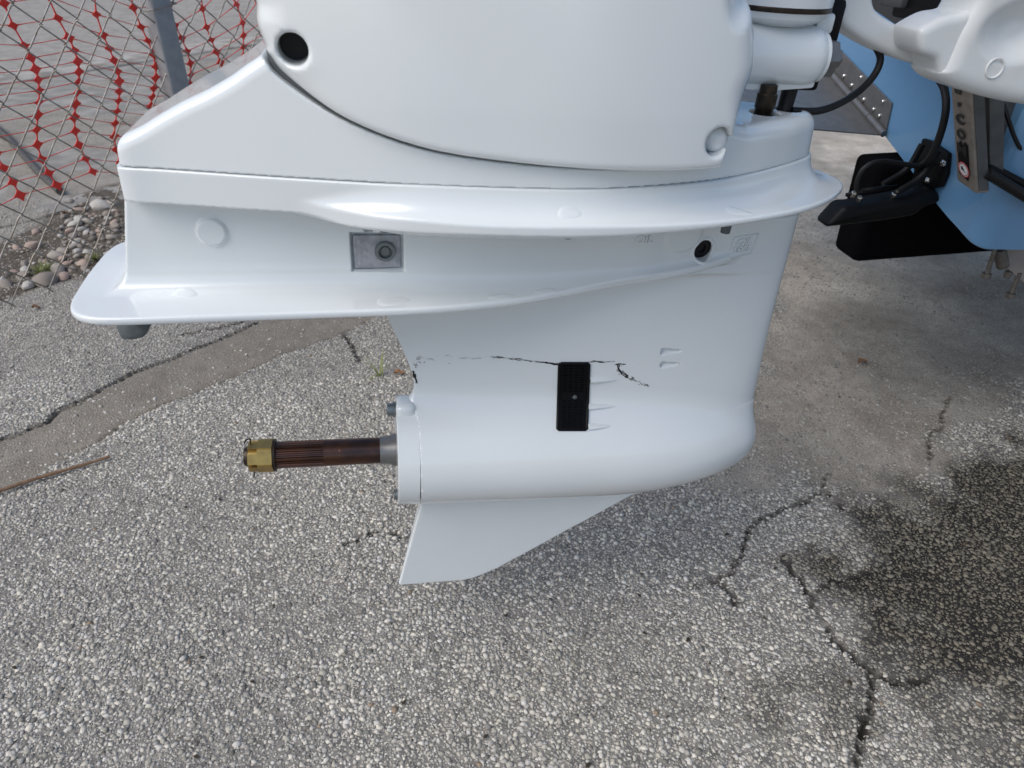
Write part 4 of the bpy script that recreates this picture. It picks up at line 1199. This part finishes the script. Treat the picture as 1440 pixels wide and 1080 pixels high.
# post
P1 = hit(212, 20, 1, CAM[1] + 2.06); P2 = hit(243, 165, 1, CAM[1] + 2.06)
pc_ = np.array([(P1[0] + P2[0]) / 2, (P1[1] + P2[1]) / 2, 0]) - fnor * .034
Rp = np.stack([fdir, fnor, np.array([0, 0, 1.0])], 1)
post = fence.part('post', rbox(pc_ + (0, 0, .85), (.058, .045, 1.76), .006, 3, Rp), M['post'], True)
fence.part('tie_wire', tube([pc_ + fdir * a - fnor * b + (0, 0, .78 + c) for a, b, c in ((-.04, .0, 0), (-.036, .03, .004), (0, .036, .008), (.036, .03, .012), (.04, 0, .014))], .0019, 6), M['galv'], True, parent=post)
fence.part('tie_wire', tube([pc_ + fdir * a - fnor * b + (0, 0, .565 + c) for a, b, c in ((-.04, .0, 0), (-.036, .03, .004), (0, .036, .008), (.036, .03, .012), (.04, 0, .014))], .0019, 6), M['galv'], True, parent=post)

# red safety net behind the fence: diamonds strung on thin strands
def safety_net():
    V, F = [], []
    r = np.random.default_rng(9)
    NC, NR = 22, 34
    nodes = np.zeros((NC, NR, 3))
    for i in range(NC):
        s0 = -.42 + i * .098
        ph = r.random() * 6
        z = .435 + .05 * math.sin(i * .7) - (.03 if i < 4 else 0)
        for j in range(NR):
            t = j / NR
            ds = .030 * math.sin(z * 9 + i * .25) + .012 * math.sin(z * 23 + ph) + (.05 - z + .40) * (.25 if z < .45 else 0)
            dn = .035 + .022 * math.sin(z * 8 + i * .6) + .010 * math.sin(z * 20 + ph)
            nodes[i, j] = F0 + fdir * (s0 + ds) + fnor * dn + np.array([0, 0, z - F0[2]])
            z += (.0265 + .006 * math.sin(j * .55 + i * .2)) * (1.4 if z > .72 else 1)
    def poly(pts):
        k = len(V); n = len(pts)
        for p in pts: V.append(p)
        for p in pts: V.append(p + fnor * .0016)
        F.append(list(range(k, k + n))); F.append(list(range(k + n, k + 2 * n))[::-1])
        for a in range(n): F.append([k + a, k + n + a, k + n + (a + 1) % n, k + (a + 1) % n])
    def link(a, b, w0, w1):
        d = b - a; L = np.linalg.norm(d); d = d / L
        nn = np.cross(d, fnor); nn /= np.linalg.norm(nn)
        ts = (0, .12, .25, .5, .75, .88, 1)
        ws = (w0, w0 * .42, w1, w1 * .8, w1, w0 * .42, w0)
        for (t0, q0), (t1, q1) in zip(zip(ts[:-1], ws[:-1]), zip(ts[1:], ws[1:])):
            poly([a + d * L * t0 - nn * q0, a + d * L * t1 - nn * q1, a + d * L * t1 + nn * q1, a + d * L * t0 + nn * q0])
    for i in range(NC):
        for j in range(NR):
            c = nodes[i, j]
            up = nodes[i, min(j + 1, NR - 1)] - nodes[i, max(j - 1, 0)]; up /= np.linalg.norm(up)
            sz = .0112 * (.85 + .3 * r.random())
            st = []
            for q_ in range(16):
                a = q_ * math.pi / 8
                rr_ = sz * (abs(math.cos(a)) ** .82 + abs(math.sin(a)) ** .82) ** (-1.22)
                st.append(c + fdir * math.cos(a) * rr_ * 1.22 + up * math.sin(a) * rr_ * 1.15 - fnor * .0004)
            poly(st)
            if j + 1 < NR: link(nodes[i, j], nodes[i, j + 1], .0035, .0017)
            if i + 1 < NC:
                a, b = nodes[i, j], nodes[i + 1, j]
                link(a, b, .0028, .0008)
    return V, F
v, f = safety_net()
single('safety_net', (v, f), M['red'], [F0[0], F0[1], .4], 'red plastic safety net hanging behind the chain link', 'safety net')

# ================================================================== SMALL THINGS ON THE GROUND
pm = []
for i, (c, c2) in enumerate((((.40, .365, .32), (.30, .27, .235)), ((.30, .265, .23), (.22, .19, .165)), ((.42, .33, .28), (.36, .27, .22)), ((.50, .48, .44), (.40, .375, .34)))):
    pm.append(mat('pebble_stone', c, .8, noise=(55, c2, .8), bump=(90, .4, .002), spec=.25))
pebble_meshes = []
for i in range(8):
    bm = bmesh.new(); bmesh.ops.create_icosphere(bm, subdivisions=2, radius=1)
    r = np.random.default_rng(100 + i); ph = r.random(6) * 6
    sc = (1 + .35 * r.random(), .8 + .2 * r.random(), .55 + .25 * r.random())
    for v in bm.verts:
        n = v.co.copy()
        k = 1 + .13 * math.sin(2.3 * n.x + ph[0]) * math.sin(2.9 * n.y + ph[1]) + .10 * math.sin(4.1 * n.z + ph[2] + n.x * 2)
        v.co = Vector((n.x * sc[0] * k, n.y * sc[1] * k, n.z * sc[2] * k))
    vv, ff = bm_out(bm)
    pebble_meshes.append([new_mesh('pebble', vv, ff, m_, True) for m_ in pm])
named = [((142, 292), .030, 3, 'squarish white stone at the top of the pebbles by the fence'),
         ((45, 350), .020, 2, 'long pinkish stone on the concrete left of the pebbles'),
         ((24, 349), .015, 2, 'small pinkish stone left of the long pinkish one'),
         ((52, 328), .015, 2, 'flat pinkish stone above the long pinkish one'),
         ((107, 318), .024, 3, 'large pale stone in the middle of the pebble patch'),
         ((79, 364), .021, 0, 'pale angular stone above the grass tuft by the fence'),
         ((82, 382), .024, 0, 'broad tan stone right of the grass tuft'),
         ((110, 356), .015, 3, 'smooth cream stone, left of a touching pair'),
         ((123, 357), .015, 3, 'smooth cream stone, right of a touching pair'),
         ((33, 388), .023, 1, 'grey stone left of the grass tuft'),
         ((8, 402), .022, 1, 'rounded grey stone at the left edge of the pebbles'),
         ((42, 404), .018, 3, 'pale round stone in front of the grass tuft'),
         ((66, 398), .034, 1, 'long flat brown grey stone at the front of the pebbles')]
placed = []
def pebble(px, py, rad, mi, label):
    g = gnd(px, py)
    k = rng.integers(0, 8)
    o = bpy.data.objects.new('pebble', pebble_meshes[k][mi]); COL.objects.link(o)
    z = float(ground_z(np.array([g[0]]), np.array([g[1]]))[0])
    o.location = (g[0], g[1], z + rad * .32)
    o.scale = (rad, rad, rad); o.rotation_euler = (rng.normal() * .25, rng.normal() * .25, rng.random() * 6.28)
    tag(o, label, 'pebble', 'loose pebbles beside the fence')
    placed.append((g[0], g[1], rad))
for p, rad, mi, lb in named: pebble(*p, rad, mi, lb)
area = np.array([(-30, 430), (20, 395), (58, 396), (120, 388), (165, 372), (172, 285), (130, 272), (92, 280), (84, 312), (78, 345), (50, 368), (0, 385), (-30, 400)], float)
kinds = ['small tan pebble lying loose in the dirt beside the fence', 'small grey brown pebble lying loose in the dirt beside the fence', 'small pinkish pebble lying loose in the dirt beside the fence', 'small whitish pebble lying loose in the dirt beside the fence']
tries = 0
while len(placed) < 135 and tries < 6000:
    tries += 1
    px, py = rng.uniform(-30, 172), rng.uniform(272, 430)
    if poly_sdf(np.array([px]), np.array([py]), area)[0] > 0: continue
    g = gnd(px, py); rad = .007 + .013 * rng.random() ** 1.6
    if any((g[0] - a) ** 2 + (g[1] - b) ** 2 < ((rad + c) * .85) ** 2 for a, b, c in placed): continue
    mi = int(rng.choice([0, 1, 1, 2, 3]))
    pebble(px, py, rad, mi, kinds[mi])

def tuft(px, py, n, hgt, spread, label, m_=M['grass'], lean=None, w=.0018):
    g = gnd(px, py); z = float(ground_z(np.array([g[0]]), np.array([g[1]]))[0])
    t = Thing('grass_tuft', label, 'weed', (g[0], g[1], z))
    for i in range(n):
        a = rng.random() * 6.283; L = hgt * (.5 + .6 * rng.random()); sp = spread * (.3 + rng.random())
        if lean and i < len(lean): a, L, sp = lean[i]
        d = np.array([math.cos(a), math.sin(a), 0]); s_ = np.array([-d[1], d[0], 0])
        b0 = np.array([g[0], g[1], z]) + d * rng.random() * .006 + s_ * rng.normal() * .004
        V = []
        for k in range(6):
            u = k / 5
            c = b0 + d * sp * u ** 1.6 + np.array([0, 0, L * (u - .35 * u * u * sp / max(L, 1e-3))])
            ww = w * (1 - u) ** .6 + .0002
            V += [c - s_ * ww, c + np.array([0, 0, -.0006]) , c + s_ * ww]
        F = [[3 * k + j, 3 * k + j + 1, 3 * k + 4 + j, 3 * k + 3 + j] for k in range(5) for j in (0, 1)]
        t.part('blade', (V, F), m_, True)
tuft(533, 530, 9, .05, .03, 'sprig of yellow green grass in the asphalt behind the end cap', lean=[(1.35, .075, .022), (1.15, .07, .028), (2.4, .06, .055), (2.7, .05, .05), (.5, .035, .03), (3.7, .012, .05), (3.5, .010, .045)])
tuft(57, 388, 46, .045, .035, 'green grass tuft among the pebbles at the left')
tuft(66, 380, 30, .04, .035, 'thinner green grass tuft just right of the first')
tuft(135, 366, 34, .04, .03, 'small green grass tuft at the right end of the pebbles')

# twig, pipe, leaf
g0, g1 = gnd(-30, 706), gnd(157, 643)
pts = [g0 + (g1 - g0) * t + np.array([0, .006 * math.sin(t * 5), .007]) for t in np.linspace(0, 1, 14)]
single('twig', tube(pts, np.linspace(.0042, .0032, 14) * (1 + .12 * np.sin(np.arange(14) * 2.1)), 8), M['twig'], g0, 'straight brown twig lying on the asphalt at the left', 'twig', smooth=True)
g0, g1 = gnd(-12, 178), gnd(88, 276)
pts = [g0 + (g1 - g0) * t + np.array([.01 * math.sin(t * 6), 0, .022]) for t in np.linspace(0, 1, 12)]
single('pipe', tube(pts, .016 * (1 + .08 * np.sin(np.arange(12) * 1.7)), 10), M['pipe'], g0, 'dark weathered pipe lying on the road behind the fence', 'pipe', smooth=True)
def leaf(px, py, L, ang, label, mi=M['leafbrown']):
    g = gnd(px, py); V, F = [], []
    z = float(ground_z(np.array([g[0]]), np.array([g[1]]))[0]) + .004
    c, s = math.cos(ang), math.sin(ang)
    for k in range(9):
        u = k / 8; w = L * .34 * math.sin(math.pi * min(1, u * .96 + .02)) ** .8
        for q_ in (-1, 0, 1):
            x, y = L * (u - .5), q_ * w
            V.append((g[0] + x * c - y * s, g[1] + x * s + y * c, z + .004 * math.sin(u * 4) + abs(q_) * .006 * (1 + .4 * math.sin(u * 7))))
    for k in range(8):
        for j in (0, 1): F.append([3 * k + j, 3 * k + j + 1, 3 * k + 4 + j, 3 * k + 3 + j])
    single('leaf', (V, F), mi, (g[0], g[1], z), label, 'leaf', smooth=True)
leaf(1212, 511, .030, .45, 'dry orange brown leaf on the bare ground right of the motor')
leaf(562, 528, .026, .3, 'curled pale brown leaf beside the grass sprig')
leaf(100, 345, .02, 1.0, 'dark brown leaf in the pebble patch', M['twig'])
leaf(95, 305, .028, .7, 'brown curled leaf near the top of the pebbles', M['twig'])
leaf(52, 436, .022, .2, 'brown leaf scrap on the concrete below the fence edge', M['twig'])

# dark crumbs of leaf and dirt lying about
r_ = np.random.default_rng(33); V, F = [], []
crumbs = [(675 / 2.842 + 480, 325 / 2.842 + 700), (902, 811), (740, 918), (683, 1038), (580, 1043), (178, 624), (248, 662), (100, 548), (300, 556), (1390, 690), (1253, 733), (1210, 756), (1075, 872), (1330, 520), (1180, 560)]
crumbs += [(r_.uniform(0, 1440), r_.uniform(470, 1080)) for _ in range(60)]
for px, py in crumbs:
    g = gnd(px, py); z = float(ground_z(np.array([g[0]]), np.array([g[1]]))[0]) + .0035
    a0, L = r_.random() * 6.28, r_.uniform(.0015, .0042); k = len(V)
    for q_ in range(6):
        a = a0 + q_ * math.pi / 3; rr_ = L * r_.uniform(.5, 1.1) * (1 if q_ % 3 else 1.6)
        V.append((g[0] + math.cos(a) * rr_, g[1] + math.sin(a) * rr_, z + r_.uniform(-.0005, .0022)))
    V.append((g[0], g[1], z + .0015))
    for q_ in range(6): F.append([k + q_, k + (q_ + 1) % 6, k + 6])
single('leaf_litter', (V, F), M['grime'], V[0], 'dark crumbs of leaf and dirt scattered on the asphalt', 'leaf litter', kind='stuff')

# water drops left on the plates
def drop(px, py, z, a, b, label):
    p = mZ(px, py, z)
    x, y = p[0], p[1]
    n = 20; q2 = [(0, 0, .0008)]; F = []
    for rr_, h in ((.55, .0007), (.86, .0005), (1.0, -.0002)):
        for i in range(n):
            t = 2 * math.pi * i / n; w = 1 + .12 * math.sin(2 * t + px) + .08 * math.sin(3 * t + py)
            q2.append((a * rr_ * w * math.cos(t), b * rr_ * w * math.sin(t), h))
    q2 = np.array(q2)
    zz = np.linspace(z + .05, z - .014, 160)[None, :]; X2 = (x + q2[:, 0])[:, None]; Y2 = (y + q2[:, 1])[:, None]
    d = casting(X2 + 0 * zz, Y2 + 0 * zz, zz + 0 * X2)
    k = np.argmax(d < 0, 1); k = np.clip(k, 1, 159); r_ = np.arange(len(q2))
    d0, d1 = d[r_, k - 1], d[r_, k]
    zt = zz[0, k - 1] + (zz[0, k] - zz[0, k - 1]) * np.clip(d0 / (d0 - d1 + 1e-9), 0, 1)
    md_ = np.median(zt[d[:, 0] > 0]) if (d[:, 0] > 0).any() else z
    zt = np.where((d[:, 0] > 0) & (np.abs(zt - md_) < .006), zt, md_ - .002)
    V = np.stack([X2[:, 0], Y2[:, 0], zt + q2[:, 2]], -1)
    for i in range(n):
        F.append([0, 1 + i, 1 + (i + 1) % n])
        for j in range(2): F.append([1 + j * n + i, 1 + (j + 1) * n + i, 1 + (j + 1) * n + (i + 1) % n, 1 + j * n + (i + 1) % n])
    v = np.array(V)
    single('water_drop', (v, F), M['water'], v[0], label, 'water drop', 'water drops on the motor plates', smooth=True, R=MR, O=MO)
for q_ in ((260, 412, .239, .012, .009, 'small water drop on the lower plate below the round button'), (552, 422, .239, .020, .010, 'wide water drop on the lower plate below the zinc anode'),
           (705, 415, .240, .015, .008, 'water drop near the lower plate edge, left of a pair'), (768, 407, .242, .012, .007, 'water drop near the lower plate edge, right of a pair'),
           (800, 304, .350, .011, .005, 'small water drop on the middle of the upper plate'), (1040, 291, .350, .016, .006, 'long water drop on the upper plate towards its front')):
    drop(*q_)
